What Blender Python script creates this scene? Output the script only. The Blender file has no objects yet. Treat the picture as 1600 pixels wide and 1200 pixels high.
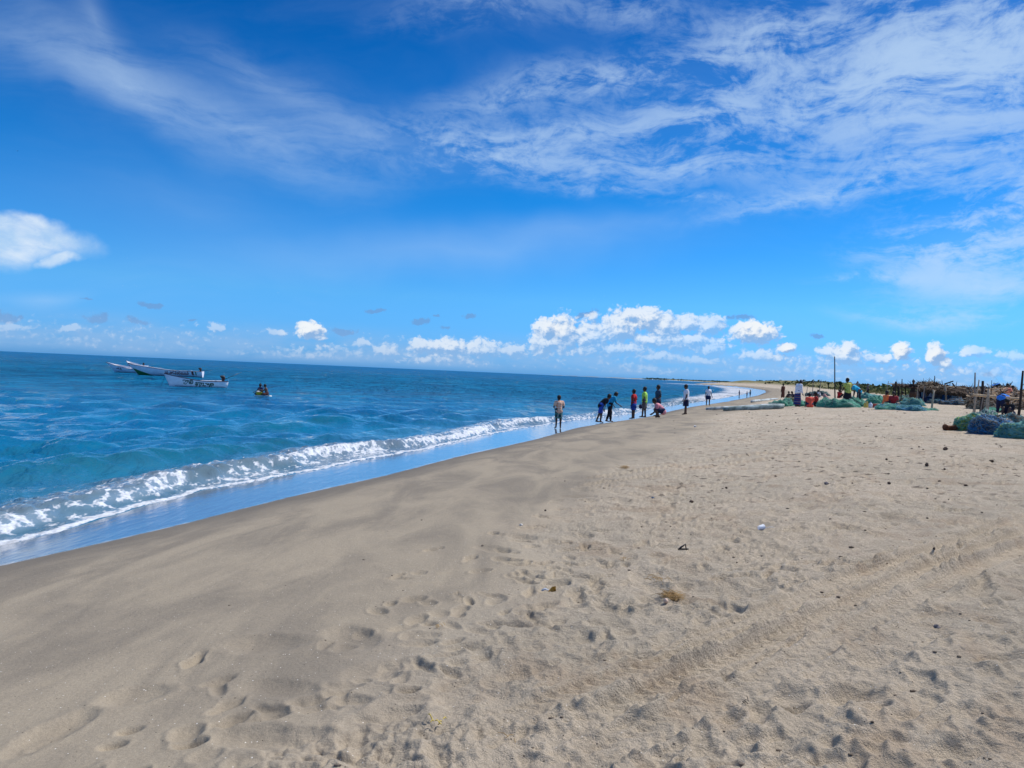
import bpy, bmesh, math, random
import numpy as np
from mathutils import Vector, Matrix, Euler
random.seed(7)
rng = np.random.default_rng(11)
R = math.radians
scene = bpy.context.scene
C = scene.collection

# ---------------------------------------------------------------- camera
CAM_H = 2.65
FPX = 1180.0                      # focal length in pixels of the 1600 px wide photograph
RHO = R(2.49)
PITCH = math.atan(16.7 / FPX)
_X0 = Vector((1, 0, 0)); _U0 = Vector((0, math.sin(PITCH), math.cos(PITCH)))
_F = Vector((0, math.cos(PITCH), -math.sin(PITCH)))
_R = math.cos(RHO) * _X0 + math.sin(RHO) * _U0
_U = -math.sin(RHO) * _X0 + math.cos(RHO) * _U0
cam_data = bpy.data.cameras.new('camera')
cam_data.sensor_width = 36.0
cam_data.lens = 36.0 * FPX / 1600.0
cam_data.clip_start = 0.1
cam_data.clip_end = 120000
cam = bpy.data.objects.new('camera', cam_data)
C.objects.link(cam)
m = Matrix.Identity(4)
for i in range(3):
    m[i][0] = _R[i]; m[i][1] = _U[i]; m[i][2] = -_F[i]
m[2][3] = CAM_H
cam.matrix_world = m
scene.camera = cam

def ray(px, py):
    return (px - 800) * _R - (py - 600) * _U + FPX * _F

def azel(px, py):
    d = ray(px, py).normalized()
    return math.atan2(d.x, d.y), math.asin(d.z)

# ---------------------------------------------------------------- light
SUN_EL, SUN_AZ = R(53), R(66)      # azimuth clockwise from +Y (ahead and to the right)
sd = bpy.data.lights.new('sun', 'SUN')
sd.energy = 4.4
sd.angle = R(0.5)
sd.color = (1.0, 0.955, 0.89)
sun = bpy.data.objects.new('sun', sd)
C.objects.link(sun)
sdir = Vector((math.sin(SUN_AZ) * math.cos(SUN_EL), math.cos(SUN_AZ) * math.cos(SUN_EL), math.sin(SUN_EL)))
sun.rotation_euler = sdir.to_track_quat('Z', 'Y').to_euler()
scene.view_settings.view_transform = 'Standard'
scene.view_settings.look = 'None'
scene.view_settings.gamma = 1.0
scene.view_settings.exposure = 0.0
scene.view_settings.use_curve_mapping = False
scene.render.film_transparent = False
scene.cycles.max_bounces = 6
scene.cycles.transparent_max_bounces = 8

# ---------------------------------------------------------------- node helpers
class NT:
    """small expression helper over a node tree"""
    def __init__(self, tree):
        self.t = tree; self.n = tree.nodes; self.l = tree.links
    def new(self, kind, **kw):
        nd = self.n.new(kind)
        for k, v in kw.items():
            setattr(nd, k, v)
        return nd
    def put(self, sock, v):
        if isinstance(v, bpy.types.NodeSocket):
            self.l.new(v, sock)
        elif v is not None:
            if sock.type == 'RGBA' and len(v) == 3:
                v = (*v, 1.0)
            sock.default_value = v
    def math(self, op, a, b=None, c=None, clamp=False):
        nd = self.new('ShaderNodeMath', operation=op, use_clamp=clamp)
        for i, v in enumerate((a, b, c)):
            if v is not None:
                self.put(nd.inputs[i], v)
        return nd.outputs[0]
    def vmath(self, op, a, b=None):
        nd = self.new('ShaderNodeVectorMath', operation=op)
        self.put(nd.inputs[0], a)
        if b is not None:
            self.put(nd.inputs[1], b)
        return nd.outputs['Value'] if op in ('LENGTH', 'DOT_PRODUCT') else nd.outputs[0]
    def xyz(self, x=0.0, y=0.0, z=0.0):
        nd = self.new('ShaderNodeCombineXYZ')
        for i, v in enumerate((x, y, z)):
            self.put(nd.inputs[i], v)
        return nd.outputs[0]
    def sep(self, v):
        nd = self.new('ShaderNodeSeparateXYZ'); self.put(nd.inputs[0], v)
        return nd.outputs
    def smooth(self, v, a, b, lo=0.0, hi=1.0):
        nd = self.new('ShaderNodeMapRange', interpolation_type='SMOOTHSTEP')
        self.put(nd.inputs[0], v)
        for i, q in zip((1, 2, 3, 4), (a, b, lo, hi)):
            self.put(nd.inputs[i], q)
        return nd.outputs[0]
    def noise(self, vec, scale=1.0, detail=3.0, rough=0.5, dist=0.0, dim='3D', out='Fac', lac=2.0):
        nd = self.new('ShaderNodeTexNoise', noise_dimensions=dim)
        self.put(nd.inputs['Vector'], vec)
        self.put(nd.inputs['Scale'], scale); self.put(nd.inputs['Detail'], detail)
        self.put(nd.inputs['Roughness'], rough); self.put(nd.inputs['Distortion'], dist)
        self.put(nd.inputs['Lacunarity'], lac)
        return nd.outputs[out]
    def voro(self, vec, scale=1.0, detail=0.0, feature='F1', rough=0.5, dim='3D', out='Distance', rnd=1.0):
        nd = self.new('ShaderNodeTexVoronoi', feature=feature, voronoi_dimensions=dim)
        self.put(nd.inputs['Vector'], vec); self.put(nd.inputs['Scale'], scale)
        if 'Detail' in nd.inputs:
            self.put(nd.inputs['Detail'], detail); self.put(nd.inputs['Roughness'], rough)
        self.put(nd.inputs['Randomness'], rnd)
        return nd.outputs[out]
    def mapping(self, vec, loc=(0, 0, 0), rot=(0, 0, 0), scale=(1, 1, 1), kind='POINT'):
        nd = self.new('ShaderNodeMapping', vector_type=kind)
        self.put(nd.inputs['Vector'], vec)
        if kind in ('POINT', 'TEXTURE'):
            nd.inputs['Location'].default_value = loc
        nd.inputs['Rotation'].default_value = rot
        nd.inputs['Scale'].default_value = scale
        return nd.outputs[0]
    def mix(self, f, a, b, mode='MIX'):
        nd = self.new('ShaderNodeMix', data_type='RGBA', blend_type=mode)
        self.put(nd.inputs[0], f); self.put(nd.inputs[6], a); self.put(nd.inputs[7], b)
        return nd.outputs[2]
    def attr(self, name, out='Fac'):
        nd = self.new('ShaderNodeAttribute', attribute_name=name)
        return nd.outputs[out]
    def bump(self, h, strength=0.5, dist=0.02, normal=None):
        nd = self.new('ShaderNodeBump')
        self.put(nd.inputs['Strength'], strength); self.put(nd.inputs['Distance'], dist)
        self.put(nd.inputs['Height'], h)
        if normal is not None:
            self.put(nd.inputs['Normal'], normal)
        return nd.outputs[0]
    def ramp(self, f, stops):
        nd = self.new('ShaderNodeValToRGB'); self.put(nd.inputs[0], f)
        cr = nd.color_ramp
        while len(cr.elements) < len(stops):
            cr.elements.new(0.5)
        for e, (p, c) in zip(cr.elements, stops):
            e.position = p; e.color = (*c, 1.0)
        return nd.outputs[0]

# ---------------------------------------------------------------- sky
world = bpy.data.worlds.new('World')
scene.world = world
world.use_nodes = True
world.node_tree.nodes.clear()
W = NT(world.node_tree)
SKY_STRENGTH = 0.10
sky = W.new('ShaderNodeTexSky', sky_type='NISHITA')
sky.sun_disc = False
sky.sun_elevation = SUN_EL
sky.sun_rotation = SUN_AZ
sky.altitude = 0.0
sky.air_density = 1.0
sky.dust_density = 0.35
sky.ozone_density = 3.0
gen = W.new('ShaderNodeTexCoord').outputs['Generated']
dirv = W.vmath('NORMALIZE', gen)
dx, dy, dz = W.sep(dirv)
AZ = W.math('ARCTAN2', dx, dy)
EL = W.math('ARCSINE', dz)
P2 = W.xyz(AZ, EL, 0.0)

def blob(vec, px, py, rx, ry, ang=0.0, kind='QUADRATIC_SPHERE'):
    a, e = azel(px, py)
    k = 1.0 / FPX
    mp = W.mapping(vec, (a, e, 0), (0, 0, -R(ang - 2.5)), (rx * k, ry * k, 1), 'TEXTURE')
    g = W.new('ShaderNodeTexGradient', gradient_type=kind)
    W.put(g.inputs[0], mp)
    return g.outputs['Fac']

def total(vec, items, kind='QUADRATIC_SPHERE', op='ADD'):
    acc = None
    for it in items:
        b = blob(vec, *it[:5], kind)
        b = W.math('MULTIPLY', b, it[5])
        acc = b if acc is None else W.math(op, acc, b)
    return acc

# bend the coordinates a little so no streak is straight
wob = W.noise(P2, 5.0, 3.0, 0.55, out='Color')
wob = W.vmath('MULTIPLY', W.vmath('SUBTRACT', wob, (0.5, 0.5, 0.5)), (0.10, 0.07, 0.0))
PW = W.vmath('ADD', P2, wob)

left_streaks = [
    (60, 70, 340, 110, 14, 0.28), (215, 150, 230, 62, 34, 0.62), (385, 215, 290, 66, 22, 0.72),
    (530, 245, 230, 80, 6, 0.46), (175, 45, 170, 42, 58, 0.34), (420, 135, 190, 46, 24, 0.36),
    (480, 180, 330, 110, 18, 0.25), (130, 120, 200, 40, 20, 0.3)]
right_streaks = [
    (760, 242, 310, 66, 6, 0.95), (900, 205, 380, 52, -4, 0.7), (800, 150, 260, 44, -8, 0.5),
    (960, 118, 280, 54, -2, 0.75), (1100, 180, 340, 110, -16, 0.55), (1250, 45, 330, 95, -14, 0.75),
    (1430, 95, 250, 100, 6, 1.5), (1290, 160, 360, 90, -6, 0.7), (1560, 60, 240, 240, 0, 1.0),
    (1400, 195, 420, 60, -3, 0.5), (1060, 265, 340, 52, 4, 0.62), (1290, 300, 320, 34, -7, 0.66),
    (1450, 250, 340, 78, -2, 0.55), (1570, 355, 260, 115, -14, 1.5), (1500, 385, 210, 50, 4, 0.75),
    (1150, 60, 200, 70, -20, 0.5), (760, 15, 240, 50, -5, 0.42), (1000, 14, 230, 55, 8, 0.45),
    (960, 300, 160, 18, 3, 0.55), (1075, 320, 90, 13, 4, 0.6), (1370, 428, 140, 15, -3, 0.75),
    (1560, 440, 170, 26, 9, 0.9), (1420, 490, 150, 24, 3, 0.8), (1560, 482, 180, 30, 4, 0.5),
    (1190, 330, 160, 16, -14, 0.4)]
veils = [
    (700, 395, 620, 60, -3, 0.30), (300, 330, 460, 120, 8, 0.12), (900, 360, 360, 40, -4, 0.22),
    (75, 452, 90, 20, -4, 0.35)]
nl = W.noise(W.mapping(PW, rot=(0, 0, R(24)), scale=(5, 26, 1)), 1.0, 6.0, 0.6, 0.5)
nr1 = W.noise(W.mapping(PW, rot=(0, 0, R(-5)), scale=(5, 21, 1)), 1.0, 8.0, 0.62, 0.9)
nr2 = W.noise(W.mapping(PW, loc=(3, 5, 0), rot=(0, 0, R(-22)), scale=(9, 17, 1)), 1.0, 8.0, 0.64, 0.9)
nfine = W.noise(W.mapping(PW, loc=(8, 1, 0), scale=(60, 110, 1)), 1.0, 5.0, 0.65, 0.3)
fl = W.smooth(W.math('ADD', nl, W.math('MULTIPLY', W.math('SUBTRACT', nfine, 0.5), 0.18)), 0.16, 0.74)
nrm = W.math('ADD', W.math('MULTIPLY', nr1, 0.55), W.math('MULTIPLY', nr2, 0.45))
fr = W.smooth(W.math('ADD', nrm, W.math('MULTIPLY', W.math('SUBTRACT', nfine, 0.5), 0.22)), 0.40, 0.62)
low_streaks = [t for t in right_streaks if t[1] > 325 and t[0] > 1300]
bg = W.math('MULTIPLY', W.smooth(W.noise(W.mapping(PW, loc=(1, 9, 0), scale=(2.2, 6, 1)), 1.0, 6.0, 0.6, 0.8), W.smooth(EL, .45, .9, .45, .30), 0.8), W.smooth(EL, .42, .9, .06, 1.8))  # cloud thickened overhead, out of view, to add neutral fill light
frt = W.math('ADD', W.math('MULTIPLY', fr, 1.25), 0.05)
def cirrus(lefts, rights, veil):
    c = bg
    if lefts: c = W.math('ADD', c, W.math('MULTIPLY', W.math('MULTIPLY', total(PW, lefts), fl), 0.95))
    if rights: c = W.math('ADD', c, W.math('MULTIPLY', W.math('MULTIPLY', total(PW, rights), frt), 1.25))
    if veil: c = W.math('ADD', c, W.math('MULTIPLY', total(PW, veil), W.math('ADD', 0.5, W.math('MULTIPLY', nl, 0.8))))
    return W.math('MULTIPLY', W.math('SUBTRACT', 1.0, W.math('EXPONENT', W.math('MULTIPLY', c, -1.25))), 0.74)
# smooth cap cloud on the left
wob2 = W.vmath('MULTIPLY', W.vmath('SUBTRACT', W.noise(P2, 26.0, 4.0, 0.55, out='Color'), (0.5, 0.5, 0.5)), (0.055, 0.022, 0.0))
PS = W.vmath('ADD', P2, wob2)
cap = total(PS, [(28, 366, 118, 27, 6, 1.0), (0, 384, 92, 26, -4, .95), (92, 404, 40, 14, -12, 0.9), (-60, 372, 130, 42, 0, 1.0), (60, 352, 60, 14, 10, .7)], 'SPHERICAL', 'MAXIMUM')
capa = W.smooth(cap, -0.02, 0.62)
capa = W.math('MULTIPLY', capa, W.math('ADD', 0.34, W.math('MULTIPLY', nfine, 0.8)), clamp=True)

# cumulus along the horizon
CUM = [
    (852, 514, 26, 22, 0, 1.25), (850, 535, 30, 32, 0, 1.1), (880, 522, 40, 40, 0, 1.05), (925, 527, 48, 36, 0, 1.1),
    (925, 496, 20, 10, 0, .8), (968, 512, 40, 36, 0, 1.15), (1008, 498, 36, 24, 0, 1.25), (988, 492, 18, 14, 0, 1.1),
    (1040, 510, 44, 26, 0, 1.1), (1075, 506, 26, 17, 0, 1.1), (1108, 508, 36, 18, 0, 1.1), (1050, 532, 130, 20, 2, .95), (950, 545, 120, 20, 2, .8),
    (1180, 520, 44, 22, 4, 1.3), (1165, 510, 20, 12, 0, 1.1), (660, 540, 30, 17, 0, 1.05), (700, 543, 50, 20, 3, 1.05), (755, 545, 50, 20, 3, 1.05), (800, 548, 40, 16, 3, .9),
    (600, 548, 34, 12, 2, .9), (568, 536, 16, 9, 0, 1.0), (484, 516, 28, 17, 0, 1.2), (500, 526, 18, 9, 0, .9),
    (338, 512, 17, 10, 0, .95), (430, 520, 26, 9, 0, .8), (110, 512, 26, 8, 0, .8), (20, 512, 34, 10, 0, .75),
    (1315, 555, 44, 20, 4, 1.0), (1290, 548, 18, 12, 0, 1.0), (1325, 543, 17, 13, 0, 1.1), (1408, 549, 16, 17, 20, 1.15),
    (1462, 553, 17, 18, 12, 1.15), (1476, 568, 12, 16, 0, .9), (1230, 544, 17, 10, 0, 1.1), (1190, 556, 50, 14, 4, .8),
    (1110, 545, 34, 17, 0, .95), (1030, 558, 60, 13, 3, .8), (1090, 562, 60, 11, 3, .8), (1522, 549, 26, 10, 0, .95), (1375, 562, 40, 12, 4, .75),
    (1580, 556, 30, 12, 4, .7)]
grp = bpy.data.node_groups.new('cumulus_density', 'ShaderNodeTree')
grp.interface.new_socket('Vector', in_out='INPUT', socket_type='NodeSocketVector')
grp.interface.new_socket('Density', in_out='OUTPUT', socket_type='NodeSocketFloat')
_W = W
W = NT(grp)
gi = W.new('NodeGroupInput'); go = W.new('NodeGroupOutput')
V = gi.outputs[0]
wv = W.vmath('MULTIPLY', W.vmath('SUBTRACT', W.noise(V, 70.0, 3.0, 0.6, out='Color'), (0.5, 0.5, 0.5)), (0.016, 0.012, 0))
VW = W.vmath('ADD', V, wv)
Cc = W.math('MULTIPLY', total(VW, [(a, b, c * 1.12, d * 1.15, e, f) for a, b, c, d, e, f in CUM], 'SPHERICAL', 'MAXIMUM'), 1.25)
_, ve, _z = W.sep(V)
# a broken general band close to the horizon, all the way round
band = W.math('MULTIPLY', W.smooth(ve, 0.0, 0.012), W.smooth(ve, 0.064, 0.014))
bn = W.noise(W.mapping(VW, scale=(9, 22, 1)), 1.0, 4.0, 0.6)
bandm = W.math('MULTIPLY', W.math('MULTIPLY', band, W.smooth(W.sep(V)[0], -.65, .0, .72, 1.0)), W.smooth(bn, 0.32, 0.68, 0.08, 0.66))
Cc = W.math('MAXIMUM', Cc, bandm)
vo = W.math('SUBTRACT', 1.0, W.voro(W.mapping(VW, scale=(1, 1.25, 1)), 95.0, 3.0, 'F1', 0.55, '2D'))
no = W.noise(V, 150.0, 5.0, 0.6)
bil = W.math('ADD', W.math('MULTIPLY', vo, 0.62), W.math('MULTIPLY', no, 0.38))
dd = W.math('ADD', Cc, W.math('MULTIPLY', W.math('SUBTRACT', bil, 0.60), 0.72))
dd = W.math('SUBTRACT', dd, 0.02)
W.l.new(dd, go.inputs[0])
W = _W
def cum(vec):
    g = W.new('ShaderNodeGroup'); g.node_tree = grp
    W.put(g.inputs[0], vec)
    return g.outputs[0]
d0 = cum(P2)
d1 = cum(W.vmath('ADD', P2, (-0.0040, 0.0060, 0)))
ca = W.smooth(d0, -0.02, 0.42)
lit = W.math('MULTIPLY', W.math('SUBTRACT', d0, d1), 1.5)
lit = W.smooth(W.math('ADD', lit, 0.14), -0.35, 0.80)
# distance haze: the lowest clouds sink into the blue
hz = W.smooth(EL, 0.0, 0.075)
bigm = total(P2, [(870, 515, 110, 70, 0, .5), (1000, 505, 140, 60, 0, .45), (1180, 515, 70, 50, 0, .6), (484, 518, 50, 40, 0, .8), (700, 540, 160, 45, 0, .45), (1408, 552, 50, 40, 0, .7), (1465, 558, 50, 40, 0, .7), (1320, 550, 60, 40, 0, .5), (1230, 545, 40, 30, 0, .6)], 'SPHERICAL', 'MAXIMUM')
hzs = W.math('ADD', W.math('ADD', 0.20, W.math('MULTIPLY', hz, 0.32)), bigm, clamp=True)
# small grey scraps
GREY = [(235, 474, 22, 7, 0, 1), (150, 497, 30, 9, 0, 1), (10, 494, 28, 9, 0, 1), (660, 501, 30, 8, 3, 1), (735, 493, 20, 7, 0, 1),
        (535, 517, 28, 8, 0, 1), (590, 484, 26, 6, 2, .9), (1285, 527, 20, 5, 3, .9), (690, 495, 11, 5, 0, 1), (215, 502, 20, 6, 0, .9),
        (915, 492, 30, 9, -6, .9), (1160, 497, 34, 7, 2, .9), (300, 498, 16, 4, 0, .8), (700, 515, 16, 5, 0, .8), (130, 470, 14, 3, 0, .7), (1545, 585, 30, 6, 3, .6)]
gm = total(PS, GREY, 'SPHERICAL', 'MAXIMUM')
gn = W.noise(P2, 170.0, 4.0, 0.6)
ga = W.math('MULTIPLY', W.smooth(W.math('ADD', gm, W.math('SUBTRACT', gn, 0.5)), 0.22, 0.62), 0.72)

K = 1.0 / SKY_STRENGTH
# deepen the Nishita blue as the photograph's strong rendering of it does
tint = W.ramp(W.math('MULTIPLY', EL, 2.0, clamp=True), [(0.0, (.235, .62, .97)), (0.19, (.28, .76, .80)), (0.45, (.055, .60, .70)), (0.87, (.002, .41, .55)), (1.0, (.002, .39, .53))])
base = W.mix(1.0, sky.outputs[0], tint, 'MULTIPLY')
base = W.mix(1.0, base, (1.0, 1.13, 1.90), 'MULTIPLY')
cirC = W.mix(W.smooth(EL, .42, .8), (0.56 * K, 0.74 * K, 0.94 * K), (0.64 * K, 0.78 * K, 0.93 * K))  # cloud also whitened overhead, out of view, for that fill
capC = W.mix(W.smooth(W.noise(P2, 22.0, 3.0), .35, .65), (0.50 * K, 0.70 * K, 0.92 * K), (0.74 * K, 0.85 * K, 0.97 * K))
def sky_closure(col):
    b = W.new('ShaderNodeBackground'); W.put(b.inputs[0], col); b.inputs[1].default_value = SKY_STRENGTH
    return b.outputs[0]
def choose(f, a, b):
    n = W.new('ShaderNodeMixShader'); W.put(n.inputs[0], f); W.l.new(a, n.inputs[1]); W.l.new(b, n.inputs[2])
    return n.outputs[0]
# the same sky is written in bands so that each ray only computes the clouds that can lie in its direction
wide = sky_closure(W.mix(cirrus([], [], []), base, cirC))
high = sky_closure(W.mix(capa, W.mix(cirrus(left_streaks, right_streaks, veils), base, cirC), capC))
low = W.mix(cirrus([], low_streaks, veils), base, cirC)
low = W.mix(capa, low, capC)
low = W.mix(ga, low, (0.16 * K, 0.34 * K, 0.66 * K))
bank = W.math('MULTIPLY', W.math('MULTIPLY', W.smooth(EL, .0, .010), W.smooth(EL, .060, .018)), W.smooth(W.noise(W.mapping(P2, scale=(10, 34, 1)), 1.0, 5.0, .6), .30, .62, .05, .50))
low = W.mix(bank, low, (0.34 * K, 0.52 * K, 0.80 * K))
cumC = W.mix(lit, (0.27 * K, 0.46 * K, 0.76 * K), (0.88 * K, 0.92 * K, 0.96 * K))
low = sky_closure(W.mix(W.math('MULTIPLY', ca, hzs), low, cumC))
ground_ = sky_closure((0.03 * K, 0.12 * K, 0.20 * K))
inside = W.math('MULTIPLY', W.math('LESS_THAN', W.math('ABSOLUTE', AZ), 1.0), W.math('LESS_THAN', EL, 0.72))
up = choose(inside, wide, high)
lowup = choose(W.math('GREATER_THAN', EL, 0.118), low, up)
final = choose(W.math('LESS_THAN', EL, -0.003), lowup, ground_)
wo = W.new('ShaderNodeOutputWorld')
W.l.new(final, wo.inputs[0])
world.cycles.sampling_method = 'NONE'

# ---------------------------------------------------------------- numpy noise
def _hash(ix, iy, seed):
    h = (ix.astype(np.int64) * 374761393 + iy.astype(np.int64) * 668265263 + seed * 1274126177) & 0xFFFFFFFF
    h = ((h ^ (h >> 13)) * 1274126177) & 0xFFFFFFFF
    h = h ^ (h >> 16)
    return (h & 0xFFFFFF).astype(np.float32) / np.float32(0xFFFFFF)
def vnoise(x, y, seed=0):
    x0 = np.floor(x); y0 = np.floor(y)
    fx = (x - x0).astype(np.float32); fy = (y - y0).astype(np.float32)
    fx = fx * fx * fx * (fx * (fx * 6 - 15) + 10); fy = fy * fy * fy * (fy * (fy * 6 - 15) + 10)
    a = _hash(x0, y0, seed); b = _hash(x0 + 1, y0, seed); c = _hash(x0, y0 + 1, seed); d = _hash(x0 + 1, y0 + 1, seed)
    return (a + (b - a) * fx) * (1 - fy) + (c + (d - c) * fx) * fy
def fbm(x, y, octaves=4, seed=0, gain=0.5):
    s = 0.0; a = 1.0; t = 0.0
    for i in range(octaves):
        s = s + a * vnoise(x * 2.03 ** i + 17.3 * i, y * 2.03 ** i - 9.1 * i, seed + i)
        t += a; a *= gain
    return s / t - 0.5
def sstep(v, a, b):
    t = np.clip((v - a) / (b - a), 0, 1)
    return t * t * (3 - 2 * t)

# ---------------------------------------------------------------- shore and terrain
_ky = np.array([-400, -60, 0, 5, 9, 9.8, 11.3, 12.6, 14.5, 17.5, 22.2, 29.5, 33.4, 37, 42.1, 47.4, 52.7, 62.9, 74.3, 93.6, 125.4, 167.2, 241.9, 315.8, 434, 520, 570, 600, 640, 720, 900, 1500, 4300, 4700, 5200, 9000])
_kx = np.array([-220, -31, -8.8, -7.2, -6, -5.65, -5.1, -4.7, -4.15, -3.0, -1.6, 1.0, 2.15, 3.2, 5.3, 7.7, 9.9, 13.4, 17.7, 25.7, 38.4, 54.5, 81.4, 105.7, 137, 156, 146, 140, 165, 300, 460, 760, 1900, 900, 880, 1500])
_fy = np.concatenate([np.arange(-400, 100, 0.25), np.arange(100, 1500, 2.0), np.arange(1500, 9000, 25.0)])
_fx = np.interp(_fy, _ky, _kx)
def _sm(a, k):
    w = np.hanning(k + 2)[1:-1]; w /= w.sum()
    return np.convolve(np.pad(a, k // 2, 'edge'), w, 'valid')
_fx[:2000] = _sm(_fx, 13)[:2000]
_fx[2000:] = _sm(_fx, 9)[2000:]
_cos = 1.0 / np.sqrt(1 + np.gradient(_fx, _fy) ** 2)
_cos = _sm(_cos, 31)
_sf = np.interp(_fy, [0, 9, 10.2, 11.1, 12.1, 13.1, 15.1, 17.7, 25.6, 30.7, 38.3, 43.7, 49, 57, 71, 120, 300, 520], [1.2, 1.1, 1.22, 1.32, 1.5, 1.75, 2.1, 2.1, 2.0, 2.4, 2.2, 2.4, 2.4, 1.9, 2.3, 3, 5, 8])
_sf = _sm(_sf, 9)
def shore_s(x, y):
    """distance seaward of the dry edge"""
    return (np.interp(y, _fy, _fx) - x) * np.interp(y, _fy, _cos)
def film_w(y):
    return np.interp(y, _fy, _sf)
def base_z(x, y):
    x = np.asarray(x, dtype=np.float64); y = np.asarray(y, dtype=np.float64)
    s = shore_s(x, y)
    edge = (fbm(y * 0.45, x * 0.0 + 3.0, 3, 5) * 0.35)
    L = -(s + edge * sstep(-s, -3, 0.0) * 0)
    sf = film_w(y)
    land = np.interp(L, [0, 2, 4, 6, 8.3, 9.5, 12, 16, 25, 60, 400], [.10, .50, .78, .99, 1.17, 1.32, 1.50, 1.66, 1.76, 1.95, 2.4])
    wet = np.where(s < sf, .10 - .07 * s / sf, .03 - (s - sf) * .085)
    wet = np.maximum(wet, -3.0)
    z = np.where(s < 0, land, wet)
    # grassy dunes behind the far beach
    g = sstep(L, 20, 60) * sstep(y, 95, 210)
    dn = 1.0 + 1.5 * fbm(x / 60, y / 60, 3, 40) + 0.9 * fbm(x / 17, y / 17, 2, 41)
    z = z + g * .85 * dn
    rid = np.exp(-((x - 175 - 0.16 * (y - 520)) / 60) ** 2 - ((y - 520) / 170) ** 2)
    z = z + rid * sstep(L, 12, 45) * 3.4 * (1 + 0.5 * fbm(x / 25, y / 25, 2, 44))
    z = z + sstep(y, 1200, 4700) * sstep(L, 0, 60) * 5.0
    return z

def film_line(y):
    return film_w(y)

# polar grid: fine where the photograph looks, coarse all the way round
def polar(nth, half, rows, coarse=70):
    th = np.linspace(-half, half, nth)
    rest = np.linspace(half, 2 * np.pi - half, coarse + 2)[1:-1]
    th = np.concatenate([th, rest])
    T, Rr = np.meshgrid(th, rows)
    return th, Rr * np.sin(T), Rr * np.cos(T)

def grid_mesh(name, X, Y, Z, keep=None, attrs=None, wrap=True):
    nr, nt = X.shape
    v = np.stack([X, Y, Z], -1).reshape(-1, 3).astype(np.float32)
    i = np.arange(nr - 1)[:, None]; j = np.arange(nt if wrap else nt - 1)[None, :]
    j2 = (j + 1) % nt
    a = i * nt + j; b = i * nt + j2; c = (i + 1) * nt + j2; d = (i + 1) * nt + j
    f = np.stack([a, d, c, b], -1).reshape(-1, 4)      # counter-clockwise seen from above
    if keep is not None:
        kf = keep.reshape(-1)
        f = f[kf[f].any(axis=1)]
        used = np.zeros(len(v), bool); used[f.reshape(-1)] = True
        remap = np.cumsum(used) - 1
        f = remap[f]; v = v[used]
        if attrs:
            attrs = {k: q.reshape(-1)[used] for k, q in attrs.items()}
    me = bpy.data.meshes.new(name)
    me.vertices.add(len(v)); me.vertices.foreach_set('co', v.reshape(-1))
    me.loops.add(len(f) * 4); me.loops.foreach_set('vertex_index', f.reshape(-1).astype(np.int32))
    me.polygons.add(len(f)); me.polygons.foreach_set('loop_start', np.arange(len(f), dtype=np.int32) * 4)
    me.polygons.foreach_set('use_smooth', np.ones(len(f), bool))
    for k, q in (attrs or {}).items():
        at = me.attributes.new(k, 'FLOAT', 'POINT')
        at.data.foreach_set('value', q.reshape(-1).astype(np.float32))
    me.update(calc_edges=True)
    o = bpy.data.objects.new(name, me)
    C.objects.link(o)
    return o

inv = 1 / np.linspace(1 / 2.1, 1 / 16.0, 600)
rows = np.concatenate([np.geomspace(0.05, 2.0, 9), inv, np.geomspace(16.0, 900.0, 230)[1:], np.geomspace(900, 30000, 14)[1:]])
TH, SX, SY = polar(960, R(39), rows)
S = shore_s(SX, SY)
L = -S
SZ = base_z(SX, SY)
near = sstep(120 - np.hypot(SX, SY), 0, 60)
tramp = sstep(L + 1.6 * fbm(SX * .35, SY * .35, 3, 60), 5.7, 7.2)          # trodden upper beach
D = np.zeros_like(SZ)
D += tramp * near * (0.050 * fbm(SX * 0.9, SY * 0.9, 3, 1) + 0.042 * fbm(SX * 3.2, SY * 3.2, 4, 2, 0.55))
D += (1 - tramp) * near * sstep(L, 0.2, 2) * (0.05 * fbm(SX * .35, SY * .2, 2, 3) + 0.006 * fbm(SX * 3, SY * 1.2, 3, 4))
# rough crumbly patches
patch = sstep(fbm(SX * .55, SY * .55, 3, 8), -0.02, 0.16) * tramp
farf = sstep(32 - np.hypot(SX, SY), 0, 22)
rg = np.abs(fbm(SX * 11, SY * 11, 4, 9, 0.6))
D += (0.35 + 0.65 * patch) * tramp * near * (0.042 * (0.10 - rg) + 0.034 * fbm(SX * 26, SY * 26, 3, 10, 0.6) * (0.3 + 0.7 * farf))

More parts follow.
